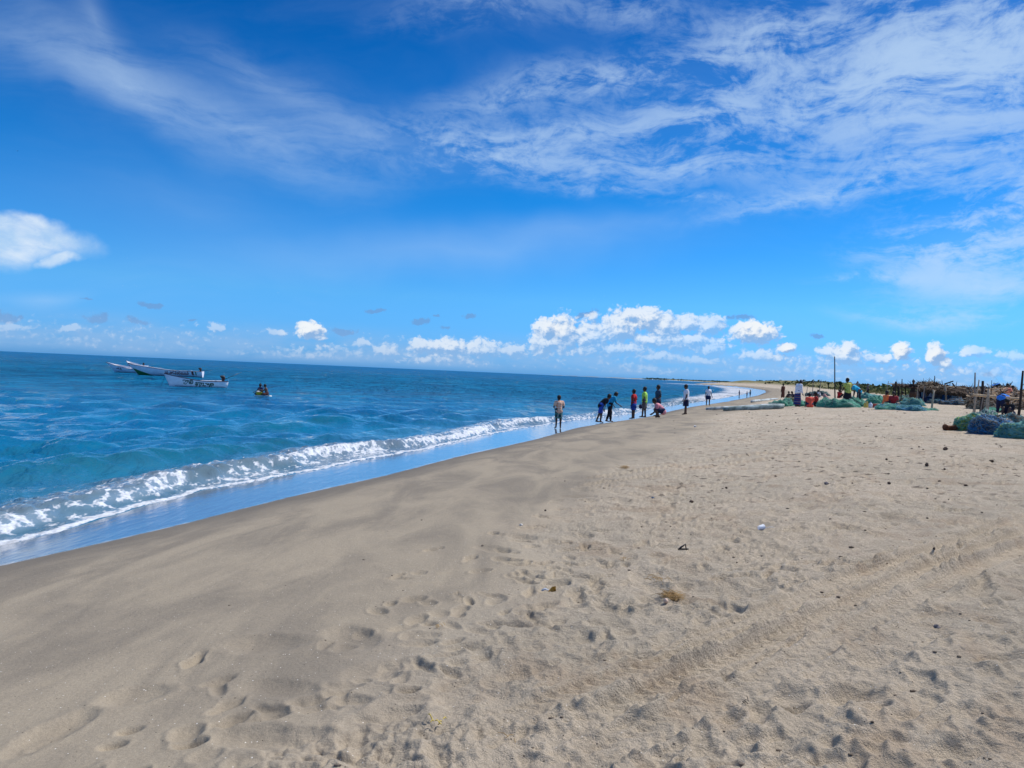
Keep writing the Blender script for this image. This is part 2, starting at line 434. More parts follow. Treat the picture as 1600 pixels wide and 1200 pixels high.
def dent(cx, cy, ln, wd, ang, depth, rim, power=2.4, shape=0):
    rr = math.hypot(cx, cy); ta = math.atan2(cx, cy)
    depth *= 1.3; rim *= .9
    ext = max(ln, wd) * 1.9
    i0, i1 = np.searchsorted(rows, rr - ext), np.searchsorted(rows, rr + ext)
    dt = ext / rr
    if abs(ta) > R(38.5): return
    j0 = np.searchsorted(TH[:960], ta - dt); j1 = np.searchsorted(TH[:960], ta + dt)
    if i1 - i0 < 2 or j1 - j0 < 2: return
    x = SX[i0:i1, j0:j1] - cx; y = SY[i0:i1, j0:j1] - cy
    c, s = math.cos(ang), math.sin(ang)
    u = (x * c + y * s) / ln; v = (-x * s + y * c) / wd
    if shape:                      # foot: narrow waist between ball and heel
        v = v / (0.80 + 0.22 * np.cos((u - 0.25) * 4.2))
    jag = 1 + 0.35 * fbm((x + cx) * 9, (y + cy) * 9, 3, int(abs(cx * 31) + 7) % 97, .6)
    q = np.sqrt(u * u + v * v) * jag
    prof = -depth * np.clip(1 - q ** power, 0, 1) ** 0.8
    prof += rim * np.exp(-((q - 1.18) / 0.20) ** 2) * (0.8 + .6 * vnoise((x + cx) * 18, (y + cy) * 18, 3))
    # clear what was there a little so that the pit reads
    w = np.clip(1.25 - q, 0, 1)
    D[i0:i1, j0:j1] = D[i0:i1, j0:j1] * (1 - 0.7 * w) + prof

def world_of(px, py, z=1.25):
    d = ray(px, py); t = (z - CAM_H) / d.z
    return d.x * t, d.y * t
def pix_dir(px, py, qx, qy, z=1.25):
    a = world_of(px, py, z); b = world_of(qx, qy, z)
    return math.atan2(b[1] - a[1], b[0] - a[0])

# vehicle tracks: long ruts with tread ribs, up the beach to the right
def rut(pts, wd, depth, rib, seed):
    P_ = [Vector((*world_of(*p), 0)) for p in pts]
    px_ = np.array([p.x for p in P_]); py_ = np.array([p.y for p in P_])
    # signed distance to the polyline, sampled densely
    rr = np.hypot(SX, SY)
    msk = (rr < 22) & (rr > 2) & (SX > -1.5)
    idx = np.nonzero(msk)
    x = SX[idx]; y = SY[idx]
    best = np.full(x.shape, 1e9); along = np.zeros(x.shape); acc = 0.0
    for a in range(len(P_) - 1):
        ex, ey = px_[a + 1] - px_[a], py_[a + 1] - py_[a]; ll = math.hypot(ex, ey)
        t = np.clip(((x - px_[a]) * ex + (y - py_[a]) * ey) / ll ** 2, 0, 1)
        sx = x - px_[a] - t * ex; sy = y - py_[a] - t * ey
        dist = np.hypot(sx, sy) * np.sign(ex * sy - ey * sx)
        b = np.abs(dist) < np.abs(best)
        best[b] = dist[b]; along[b] = acc + t[b] * ll
        acc += ll
    near_ = np.abs(best) < wd * 2.2
    idx = (idx[0][near_], idx[1][near_]); best = best[near_]; along = along[near_]
    end = sstep(along, 0, 0.8) * sstep(acc - along, 0, .3)
    wv = best + 0.03 * fbm(along * 1.3, along * 0, 2, seed)
    q = np.abs(wv) / wd
    chev = np.sin((along + np.abs(wv) * 0.9) * 2 * np.pi / 0.085)
    fade = 0.9 + 0.8 * vnoise(along * 1.1, along * 0 + seed, seed)
    prof = -depth * (1 - sstep(q, 0.75, 1.05)) + rib * chev * (1 - sstep(q, 0.8, 1.0)) * (0.3 + q)
    prof += depth * 0.85 * np.exp(-((q - 1.25) / 0.2) ** 2) * (0.7 + 0.7 * vnoise(along * 14, wv * 14, seed))
    w = (1 - sstep(q, 0.9, 1.3)) * end
    D[idx] = D[idx] * (1 - 0.75 * w) + prof * end * fade
# weathered pits and footprints strewn over the trodden sand
n = 0
while n < 3600:
    r_ = 2.2 + 36 * random.random() ** 1.7; a_ = R(random.uniform(-36, 38))
    x_, y_ = r_ * math.sin(a_), r_ * math.cos(a_)
    l_ = -float(shore_s(x_, y_))
    if l_ < 5.0 or (l_ < 7.4 and random.random() > ((l_ - 5.0) / 2.4) ** 2.2): continue
    n += 1
    k = random.random()
    if k < 0.40:
        dent(x_, y_, random.uniform(.10, .15), random.uniform(.045, .07), random.uniform(0, 6.3), random.uniform(.010, .030), random.uniform(.003, .010), shape=1)
    elif k < .9:
        dent(x_, y_, random.uniform(.04, .12), random.uniform(.03, .08), random.uniform(0, 6.3), random.uniform(.006, .022), random.uniform(.002, .009))
    else:
        dent(x_, y_, random.uniform(.14, .30), random.uniform(.10, .18), random.uniform(0, 6.3), random.uniform(.012, .030), random.uniform(.0, .008), 1.7)
# pits that the photograph shows clearly: px, py, length px, pixel slope angle, depth
for (px, py, lp, dep) in [(905, 958, 55, .03), (990, 990, 85, .04), (815, 1001, 75, .035), (920, 1010, 60, .02), (1015, 990, 60, .045),
                          (630, 1045, 65, .03), (485, 1022, 70, .03), (530, 1012, 50, .03), (360, 1050, 34, .04), (300, 1072, 60, .045), (205, 1045, 46, .03), (180, 1065, 50, .03),
                          (1370, 1028, 95, .05), (1325, 1080, 90, .05), (1235, 1085, 60, .06), (1430, 1075, 70, .03), (1140, 1095, 60, .045), (1290, 1165, 60, .05),
                          (1500, 1180, 110, .05), (1390, 1150, 60, .04), (925, 1160, 60, .06), (860, 1188, 60, .05), (985, 1092, 95, .035), (930, 1110, 80, .035),
                          (760, 1180, 70, .05), (1020, 1150, 60, .04), (1130, 1165, 60, .045), (1215, 1165, 50, .035), (1310, 955, 80, .035), (1500, 950, 90, .025), (1530, 945, 40, .03), (670, 950, 30, .02),
                          (755, 975, 32, .03), (835, 968, 36, .02), (975, 952, 36, .03), (632, 925, 46, .015), (905, 905, 50, .02), (880, 866, 50, .02), (1060, 905, 30, .035), (1165, 870, 30, .02), (790, 915, 16, .02),
                          (640, 1018, 42, .05), (1290, 910, 30, .02), (1100, 940, 30, .03), (1560, 1050, 70, .04), (1500, 1120, 60, .03), (720, 1150, 30, .04), (1265, 880, 22, .03), (1345, 870, 30, .02)]:
    w0 = world_of(px - lp / 2, py + 3); w1 = world_of(px + lp / 2, py - 3)
    ln = math.dist(w0, w1) / 2
    dent((w0[0] + w1[0]) / 2, (w0[1] + w1[1]) / 2, max(ln, .04), max(ln * .55, .035), math.atan2(w1[1] - w0[1], w1[0] - w0[0]), dep * .85, dep * .12, 2.2)
# crumbled crust and clods
def clods(px, py, wpx, hgt, fr=14):
    global D
    cx, cy = world_of(px, py); ex = math.dist(world_of(px - wpx / 2, py), world_of(px + wpx / 2, py)) / 2
    q = np.hypot(SX - cx, (SY - cy) / 1.6) / ex
    idx = np.nonzero(q < 1.3)
    x, y = SX[idx], SY[idx]
    w = 1 - sstep(q[idx] + .5 * fbm(x * 6, y * 6, 3, 77), 0.5, 1.1)
    b = np.clip(fbm(x * fr, y * fr, 4, 31, .55), -.06, .10) + .02 * fbm(x * fr * 4, y * fr * 4, 2, 35)
    crack = np.clip(0.045 - np.abs(fbm(x * fr * .6, y * fr * .6, 3, 33)), 0, 1) / .045
    D[idx] += w * hgt * 1.0 * (0.35 + 2.6 * b - 0.75 * crack)
for a in [(760, 1085, 110, .035), (875, 866, 60, .022), (723, 886, 50, .02), (480, 1130, 260, .030), (640, 1110, 170, .026), (560, 1170, 200, .022), (620, 1020, 60, .02), (470, 1025, 60, .016), (1180, 900, 200, .012), (1100, 1140, 200, .018), (1540, 1070, 160, .02), (950, 735, 110, .03, 6), (1330, 770, 160, .03, 6), (1560, 745, 160, .03, 6), (1150, 765, 90, .02, 7), (1090, 925, 90, .02), (1010, 920, 60, .02)]:
    clods(*a)
D = np.where(D > .022, .022 + (D - .022) * .35, D)
def _blur(a, n):
    for _ in range(n):
        a = (np.roll(a, 1, 0) + 2 * a + np.roll(a, -1, 0)) / 4
        a[:, 1:959] = (a[:, 0:958] + 2 * a[:, 1:959] + a[:, 2:960]) / 4
    return a
_w = sstep(6.5 - np.hypot(SX, SY), 0, 3)
D = D * (1 - _w) + _blur(D.copy(), 3) * _w
rut([(690, 1095), (780, 1068), (960, 1020), (1150, 968), (1350, 905), (1600, 838)], .085, .024, .0065, 3)
rut([(800, 1110), (900, 1085), (1060, 1030), (1250, 968), (1420, 915), (1620, 855)], .085, .026, .0070, 5)
rut([(850, 1150), (1010, 1108), (1180, 1048), (1330, 985), (1480, 925), (1640, 870)], .10, .022, .0060, 7)
rut([(1000, 1000), (1130, 958), (1290, 915), (1450, 880), (1620, 830)], .07, .020, .0060, 9)
rut([(900, 722), (1060, 712), (1250, 700), (1420, 700)], .10, .02, .004, 11)
rut([(890, 735), (1040, 722), (1230, 712)], .09, .018, .004, 13)

SZ2 = SZ + D * sstep(L, 0.0, 1.5)
# draped wet toe stays smooth
def height_at(x, y):
    r_ = math.hypot(x, y); t_ = math.atan2(x, y)
    if abs(t_) > R(38.5) or r_ > 880 or r_ < 2.2:
        return float(base_z(x, y))
    i = int(np.searchsorted(rows, r_)) - 1; j = int(np.searchsorted(TH[:960], t_)) - 1
    a = (r_ - rows[i]) / (rows[i + 1] - rows[i]); b = (t_ - TH[j]) / (TH[j + 1] - TH[j])
    return float((SZ2[i, j] * (1 - a) + SZ2[i + 1, j] * a) * (1 - b) + (SZ2[i, j + 1] * (1 - a) + SZ2[i + 1, j + 1] * a) * b)
def at(px, py):
    """the point of the ground under a pixel of the photograph"""
    d = ray(px, py)
    t = 2.0 / FPX
    while t < 2000 / FPX:
        x, y, z = d.x * t, d.y * t, CAM_H + d.z * t
        if z < float(base_z(x, y)) or z < 0.02:
            break
        t *= 1.004
    return Vector((d.x * t, d.y * t, height_at(d.x * t, d.y * t)))
def at_d(px, dist):
    """ground point in the pixel column px (near the horizon) at a given depth"""
    d = ray(px, 560 + px * 0.0435 + 40); t = dist / d.y
    return Vector((d.x * t, dist, height_at(d.x * t, dist)))

grass_m = sstep(L + 8 * fbm(SX / 22, SY / 22, 3, 50), 20, 30) * sstep(SY + 14 * fbm(SX / 20, SY / 20, 2, 51), 98, 112)
beach = grid_mesh('ground', SX, SY, SZ2, attrs={'shore': S, 'film': S / film_w(SY), 'tramp': tramp, 'grassy': grass_m})
beach['kind'] = 'structure'

# ---------------------------------------------------------------- materials
def material(name):
    mt = bpy.data.materials.new(name); mt.use_nodes = True
    nt = mt.node_tree
    bs = nt.nodes.get('Principled BSDF')
    return mt, NT(nt), bs

mt, N, bs = material('sand')
pos = N.new('ShaderNodeNewGeometry').outputs['Position']
s_ = N.attr('shore'); tr_ = N.attr('tramp'); gr_ = N.attr('grassy')
pstretch = N.mapping(pos, rot=(0, 0, R(-20)), scale=(1.0, 0.33, 1))
stn = N.noise(pstretch, 1.1, 5, 0.6, 0.6)
stn2 = N.noise(pos, 3.5, 6, 0.62, 0.3)
grain = N.noise(pos, 260, 2, 0.7)
grain2 = N.noise(pos, 60, 3, 0.65)
dry = N.mix(N.smooth(stn2, .3, .7), (.40, .355, .285), (.50, .445, .36))
warm = N.mix(N.smooth(N.noise(pos, .5, 3, .5), .35, .65), (.40, .355, .285), (.53, .455, .36))
dry = N.mix(0.45, dry, warm)
damp = N.mix(N.smooth(stn, .38, .66), (.325, .285, .222), (.222, .198, .162))
damp = N.mix(N.smooth(stn2, .55, .75, 0, .35), damp, (.38, .325, .24))
sand = N.mix(N.math('MULTIPLY', tr_, N.smooth(stn2, .15, .5, .6, 1.0)), damp, dry)
brn = N.smooth(N.noise(N.mapping(pos, loc=(4, 7, 0), scale=(1, .7, 1)), 1.6, 5, .65, .5), .50, .66, 0, .42)
sand = N.mix(N.math('MULTIPLY', brn, tr_), sand, (.36, .275, .195))
sand = N.mix(1.0, sand, (1.04, .99, .935), 'MULTIPLY')
gf = N.smooth(grain, .25, .75, .80, 1.20)
gf = N.math('MULTIPLY', gf, N.smooth(grain2, .3, .7, .93, 1.07))
sand = N.mix(1.0, sand, N.xyz(gf, gf, gf), 'MULTIPLY')
# shell grit: sparse pale and dark specks
vs = N.voro(pos, 85, 0, 'F1', out='Distance'); vc = N.voro(pos, 85, 0, 'F1', out='Color')
vr, vg, vb = N.sep(vc)
speck = N.math('MULTIPLY', N.math('LESS_THAN', vs, .28), N.math('GREATER_THAN', vr, .988))
sand = N.mix(speck, sand, (.75, .70, .62))
speck2 = N.math('MULTIPLY', N.math('LESS_THAN', vs, .30), N.math('GREATER_THAN', vg, .990))
sand = N.mix(speck2, sand, (.06, .045, .035))
# dark flecks painted for the shade of small dents on the farther trodden beach
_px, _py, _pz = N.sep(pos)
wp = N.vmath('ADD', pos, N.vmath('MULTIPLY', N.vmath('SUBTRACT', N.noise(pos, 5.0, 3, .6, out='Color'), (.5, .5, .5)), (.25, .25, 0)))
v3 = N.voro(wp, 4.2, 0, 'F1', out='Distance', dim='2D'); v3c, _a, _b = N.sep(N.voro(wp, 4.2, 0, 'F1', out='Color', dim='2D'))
dent_shade = N.math('MULTIPLY', N.smooth(v3, .27, .12), N.smooth(v3c, .60, .72))
dent_shade = N.math('MULTIPLY', N.math('MULTIPLY', dent_shade, tr_), N.smooth(_py, 6, 12, 0, .85))
sand = N.mix(dent_shade, sand, (.12, .095, .07))
# moist rim above the wash, then the water film
nE = N.math('MULTIPLY', N.math('SUBTRACT', N.noise(pos, 1.0, 4, .55), .5), .5)
sE = N.math('ADD', s_, nE)
sand = N.mix(N.smooth(sE, -2.4, -.02, 0, .80), sand, (.145, .128, .108))
filmf = N.smooth(N.math('ADD', s_, N.math('ADD', N.math('MULTIPLY', nE, .3), N.math('MULTIPLY', N.math('SUBTRACT', N.noise(pos, 4.0, 4, .6), .5), .16))), -.14, .05)
sand = N.mix(filmf, sand, (.11, .10, .095))
gcol = N.mix(N.smooth(N.noise(pos, .35, 5, .7), .35, .65), (.24, .20, .095), (.12, .125, .05))
sand = N.mix(gr_, sand, gcol)
bs.inputs['Roughness'].default_value = .9
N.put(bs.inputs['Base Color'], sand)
N.put(bs.inputs['Roughness'], N.smooth(filmf, 0, 1, .92, .10))
N.put(bs.inputs['Specular IOR Level'], N.smooth(filmf, 0, 1, .12, 0.5))
N.put(bs.inputs['IOR'], N.smooth(filmf, 0, 1, 1.45, 1.6))
bs.inputs['Coat IOR'].default_value = 1.52
N.put(bs.inputs['Coat Weight'], filmf)
bs.inputs['Coat Roughness'].default_value = .16
hh = N.math('ADD', N.math('MULTIPLY', N.noise(pos, 45, 4, .7), 1.0), N.math('MULTIPLY', grain, .35))
hh = N.math('ADD', hh, N.math('MULTIPLY', N.noise(pos, 12, 4, .6), 1.3))
dry_f = N.math('SUBTRACT', 1.0, filmf)
b1 = N.bump(hh, N.math('MULTIPLY', dry_f, N.smooth(tr_, 0, 1, .35, 1.0)), .024)
rip = N.noise(N.mapping(pos, rot=(0, 0, R(-20)), scale=(5, 1.2, 1)), 1.0, 3, .55)
b2 = N.bump(rip, N.math('MULTIPLY', filmf, .10), .03, b1)
N.put(bs.inputs['Normal'], b2)
rip2 = N.bump(rip, .25, .05)
N.put(bs.inputs['Coat Normal'], rip2)
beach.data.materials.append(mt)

# ---------------------------------------------------------------- sea
rows_w = np.concatenate([1 / np.linspace(1 / 8.0, 1 / 90.0, 380), np.geomspace(90, 700, 90)[1:], np.geomspace(700, 60000, 40)[1:]])
th_w, WX, WY = polar(640, R(39), rows_w, 60)
WS = shore_s(WX, WY)
WR = np.hypot(WX, WY)
sf_w = film_w(WY)
along = WY * 1.06
jit = 0.30 * fbm(along * .8, along * 0 + 1, 3, 70) + 0.10 * fbm(WX * 2.5, WY * 2.5, 2, 71)
e = WS - sf_w - jit * sstep(WS, 0, 2) * 1.0          # distance seaward of the foam edge
Hw = np.zeros_like(WX)
wr = np.random.default_rng(5)
cell = np.gradient(rows_w)[:, None] * np.ones_like(WX)
for k in range(64):
    lam = math.exp(wr.uniform(math.log(.35), math.log(6)))
    ang = R(-38 + wr.normal() * 34)
    kx, ky = math.cos(ang) * 2 * np.pi / lam, math.sin(ang) * 2 * np.pi / lam
    ph = wr.uniform(0, 6.28)
    amp = .0105 * lam ** .8 * wr.uniform(.5, 1.3)
    fade = sstep(lam / (cell + 1e-6), 2.2, 4.5)
    arg = kx * WX + ky * WY + ph + 1.6 * vnoise(WX / (lam * 4), WY / (lam * 4), k)
    Hw += fade * amp * (np.sin(arg) + .25 * np.cos(2 * arg))
Hw *= sstep(e, .3, 6) * .9 + .1
grp_ = 0.55 + 0.9 * vnoise(WX / 14, WY / 14, 90)
Hw *= grp_
# the low breaker close to the edge and a smooth second swell behind it
sc = .80 + .85 * fbm(along * .16, along * 0 + 4, 3, 72) + .35 * np.sin(along * .35) + 0.25 * fbm(WX * 1.6, WY * 1.6, 3, 79)
q = e - sc
amp_b = (.24 + .16 * fbm(along * .3, along * 0, 2, 73))
brk = amp_b * np.where(q < 0, np.exp(-(q / .28) ** 2), np.exp(-(q / .95) ** 2))
q2 = e - (3.6 + 1.6 * fbm(along * .07, along * 0 + 2, 2, 74))
sw = .20 * np.exp(-((along - 21) / 7.5) ** 2) * np.where(q2 < 0, np.exp(-(q2 / .55) ** 2), np.exp(-(q2 / 1.5) ** 2))
q3 = e - (7.5 + 2.0 * fbm(along * .05, along * 0 + 6, 2, 75))
sw3 = .13 * (0.4 + 1.2 * vnoise(along * .09, along * 0, 76)) * np.where(q3 < 0, np.exp(-(q3 / 1.0) ** 2), np.exp(-(q3 / 2.2) ** 2))
nearshore = sstep(260 - WR, 0, 160)
churn = np.clip(fbm(WX * 3.2, WY * 3.2, 4, 77, .62), -.4, .5)
Hw += (brk * sstep(e, 0, .4) + sw + sw3) * nearshore
cz = sstep(e, 0.15, .8) * (1 - sstep(q, .4, 2.4))
Hw += cz * nearshore * .16 * churn * sstep(brk / .2, .05, .7)
WZ = .03 + np.maximum(Hw, -.16) * sstep(e, -.02, .9) - sstep(-e, 0.0, .35) * .08 + .016 * sstep(e, 0, .06)
# foam amount
fo = sstep(e, -.03, .03) * (1 - sstep(e, .08, .30)) * .62                       # bright lip
fo = np.maximum(fo, sstep(e, 0, .1) * (1 - sstep(q, -.5, .3)) * (.27 + .6 * fbm(WX * .9, WY * .9, 3, 78)))
crest = np.exp(-((q + .12) / .27) ** 2) * (0.44 + 1.0 * fbm(along * .45, along * 0 + 8, 3, 80))
fo = np.maximum(fo, crest * sstep(e, 0, .5))
lace = (1 - sstep(q, .1, 1.9)) * sstep(q, -.2, .3) * (.30 + .6 * fbm(WX * .4, WY * .4, 3, 81))
fo = np.maximum(fo, lace)
# surf on the far shore
farb = sstep(WR, 60, 110) * (1 - sstep(e / (1 + WR / 60), .8, 2.2)) * sstep(e, 0, .5) * (.35 + 1.3 * fbm(along * .03, along * 0 + 9, 3, 82) + .25)
fo = np.maximum(fo, farb)
murk = np.exp(-((q - .2) / .9) ** 2) * sstep(e, .1, .8)
murk = np.maximum(murk, (1 - sstep(q, 0, 1.2)) * .55 * sstep(e, 0, .3)) * nearshore
face = np.clip(sw * 4.0 * (q2 < .35) + sw3 * 3.5 * (q3 < .5), 0, 1)
sea = grid_mesh('sea', WX, WY, WZ, keep=(e > -.35) & ((WX < 4200) | (WY > 0)) , attrs={'foam': fo, 'murk': murk, 'edge': e, 'face': face})
sea['kind'] = 'structure'
mt, N, bs = material('sea_water')
pos = N.new('ShaderNodeNewGeometry').outputs['Position']
fo_ = N.attr('foam'); mu_ = N.attr('murk'); ed_ = N.attr('edge'); fc_ = N.attr('face')
px_, py_, pz_ = N.sep(pos)
dist = N.vmath('LENGTH', pos)
big = N.noise(N.mapping(pos, scale=(.012, .03, 1)), 1.0, 4, .55, .5)
big2 = N.noise(N.mapping(pos, rot=(0, 0, R(15)), scale=(.10, .22, 1)), 1.0, 5, .6, .3)
wcol = N.mix(N.smooth(big2, .35, .65), (.001, .105, .255), (.003, .165, .31))
wcol = N.mix(N.smooth(big, .4, .6, 0, .5), wcol, (.003, .075, .165))
wcol = N.mix(N.smooth(dist, 90, 700, 0, .75), wcol, (.0005, .130, .320))
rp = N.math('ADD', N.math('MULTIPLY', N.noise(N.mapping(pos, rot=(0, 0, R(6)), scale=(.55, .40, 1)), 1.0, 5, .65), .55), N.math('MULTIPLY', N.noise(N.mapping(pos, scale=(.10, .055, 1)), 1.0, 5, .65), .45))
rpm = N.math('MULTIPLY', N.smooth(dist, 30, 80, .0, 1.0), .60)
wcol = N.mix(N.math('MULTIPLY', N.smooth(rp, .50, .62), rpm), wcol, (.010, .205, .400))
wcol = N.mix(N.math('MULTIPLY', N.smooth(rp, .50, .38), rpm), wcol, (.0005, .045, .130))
wcol = N.mix(N.smooth(ed_, 7, 1.5, 0, .45), wcol, (.045, .150, .185))
wcol = N.mix(fc_, wcol, (.008, .115, .165))
wcol = N.mix(N.math('MULTIPLY', mu_, .5), wcol, (.190, .165, .135))
lp = N.mapping(pos, rot=(0, 0, R(-22)), scale=(1.0, .55, 1))
ln1 = N.voro(lp, 5.5, 2.0, 'F1', .6, '2D')
ln2 = N.noise(lp, 7.0, 5, .68, .8)
lc = N.math('ADD', N.math('MULTIPLY', ln1, .55), N.math('MULTIPLY', ln2, .65))
fm = N.smooth(N.math('SUBTRACT', N.math('ADD', fo_, N.math('MULTIPLY', lc, .95)), 1.10), -.05, .18)
fm = N.math('MULTIPLY', fm, N.smooth(fo_, .02, .10))
# thin dirty streaks in the foam
ftone = N.mix(N.smooth(N.noise(lp, 13, 4, .6), .35, .7), (.66, .69, .74), (.42, .44, .47))
wash = N.math('MULTIPLY', N.smooth(fo_, .08, .5), .45)
wcol = N.mix(wash, wcol, (.30, .38, .48))
wcol = N.mix(fm, wcol, ftone)
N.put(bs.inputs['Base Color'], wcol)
bs.inputs['IOR'].default_value = 1.33
N.put(bs.inputs['Specular IOR Level'], N.math('MULTIPLY', N.smooth(fm, 0, 1, 1.0, .2), N.smooth(dist, 20, 85, .25, .035)))
N.put(bs.inputs['Roughness'], N.math('MAXIMUM', N.smooth(dist, 30, 500, .05, .45), N.smooth(fm, 0, .8, 0, .85)))
w1 = N.noise(N.mapping(pos, rot=(0, 0, R(38)), scale=(3.2, 1.5, 1)), 1.0, 4, .6, .4)
w2 = N.noise(N.mapping(pos, rot=(0, 0, R(30)), scale=(.75, .36, 1)), 1.0, 4, .6, .4)
w3 = N.noise(N.mapping(pos, rot=(0, 0, R(44)), scale=(.16, .07, 1)), 1.0, 5, .62, .4)
b1 = N.bump(w1, N.smooth(dist, 8, 110, .75, .45), .14)
b2 = N.bump(w2, N.smooth(dist, 20, 60, .4, 1.0), .75, b1)
b3 = N.bump(w3, N.smooth(dist, 35, 110, .0, 1.0), 5.0, b2)
b4 = N.bump(lc, N.math('MULTIPLY', fm, .6), .05, b3)
dif = N.new('ShaderNodeBsdfDiffuse'); N.put(dif.inputs['Color'], wcol); N.put(dif.inputs['Normal'], b4)
glo = N.new('ShaderNodeBsdfGlossy'); N.put(glo.inputs['Roughness'], N.smooth(dist, 30, 400, .06, .30)); N.put(glo.inputs['Normal'], b4)
fre = N.new('ShaderNodeFresnel'); fre.inputs['IOR'].default_value = 1.33; N.put(fre.inputs['Normal'], b4)
# a ruffled sea far off never mirrors the sky fully: its facets shade one another
refl = N.math('MINIMUM', N.math('MULTIPLY', fre.outputs[0], .85), N.smooth(dist, 18, 110, .45, .11))
refl = N.math('MULTIPLY', refl, N.smooth(fm, 0, .8, 1, .05))
mxs = N.new('ShaderNodeMixShader'); N.put(mxs.inputs[0], refl); N.l.new(dif.outputs[0], mxs.inputs[1]); N.l.new(glo.outputs[0], mxs.inputs[2])
nb1 = N.bump(w1, .75, .10)
N.put(bs.inputs['Normal'], N.bump(w2, .55, .40, nb1))
farw = N.new('ShaderNodeMixShader'); N.put(farw.inputs[0], N.smooth(dist, 28, 75)); N.l.new(bs.outputs[0], farw.inputs[1]); N.l.new(mxs.outputs[0], farw.inputs[2])
outn = [n for n in N.n if n.type == 'OUTPUT_MATERIAL'][0]
N.l.new(farw.outputs[0], outn.inputs['Surface'])
sea.data.materials.append(mt)

# ================================================================ object helpers
def simple(name, color, rough=.8, var=.25, scale=8.0, bump=0.0, spec=.3, color2=None, detail=4):
    mt, N, bs = material(name)
    pos = N.new('ShaderNodeTexCoord').outputs['Object']
    n = N.noise(pos, scale, detail, .6)
    c2 = color2 or tuple(c * (1 - var) for c in color)
    c1 = color if color2 else tuple(min(1, c * (1 + var)) for c in color)
    N.put(bs.inputs['Base Color'], N.mix(N.smooth(n, .3, .7), c1, c2))
    bs.inputs['Roughness'].default_value = rough
    bs.inputs['Specular IOR Level'].default_value = spec
    if bump:
        N.put(bs.inputs['Normal'], N.bump(N.noise(pos, scale * 3, 4, .6), .8, bump))
    return mt

_mats = {}
def col_mat(color, rough=.85, kind='cloth'):
    k = (kind, tuple(color), rough)
    if k not in _mats:
        _mats[k] = simple(kind, color, rough, .18, 14.0, .004 if kind == 'cloth' else 0, .2)
    return _mats[k]

def link(name, me, mat=None, parent=None, loc=None, rot=None):
    o = bpy.data.objects.new(name, me)
    C.objects.link(o)
    if mat is not None and me is not None and not me.materials:
        me.materials.append(mat)
    if parent is not None: o.parent = parent
    if loc is not None: o.location = loc
    if rot is not None: o.rotation_euler = rot
    return o
def tag(o, label=None, cat=None, group=None, kind=None):
    if label: o['label'] = label
    if cat: o['category'] = cat
    if group: o['group'] = group
    if kind: o['kind'] = kind
    return o
def empty(name, loc, rz=0.0, label=None, cat=None, group=None):
    o = bpy.data.objects.new(name, None); C.objects.link(o)
    o.empty_display_size = .2
    o.location = loc; o.rotation_euler = (0, 0, rz)
    return tag(o, label, cat, group)

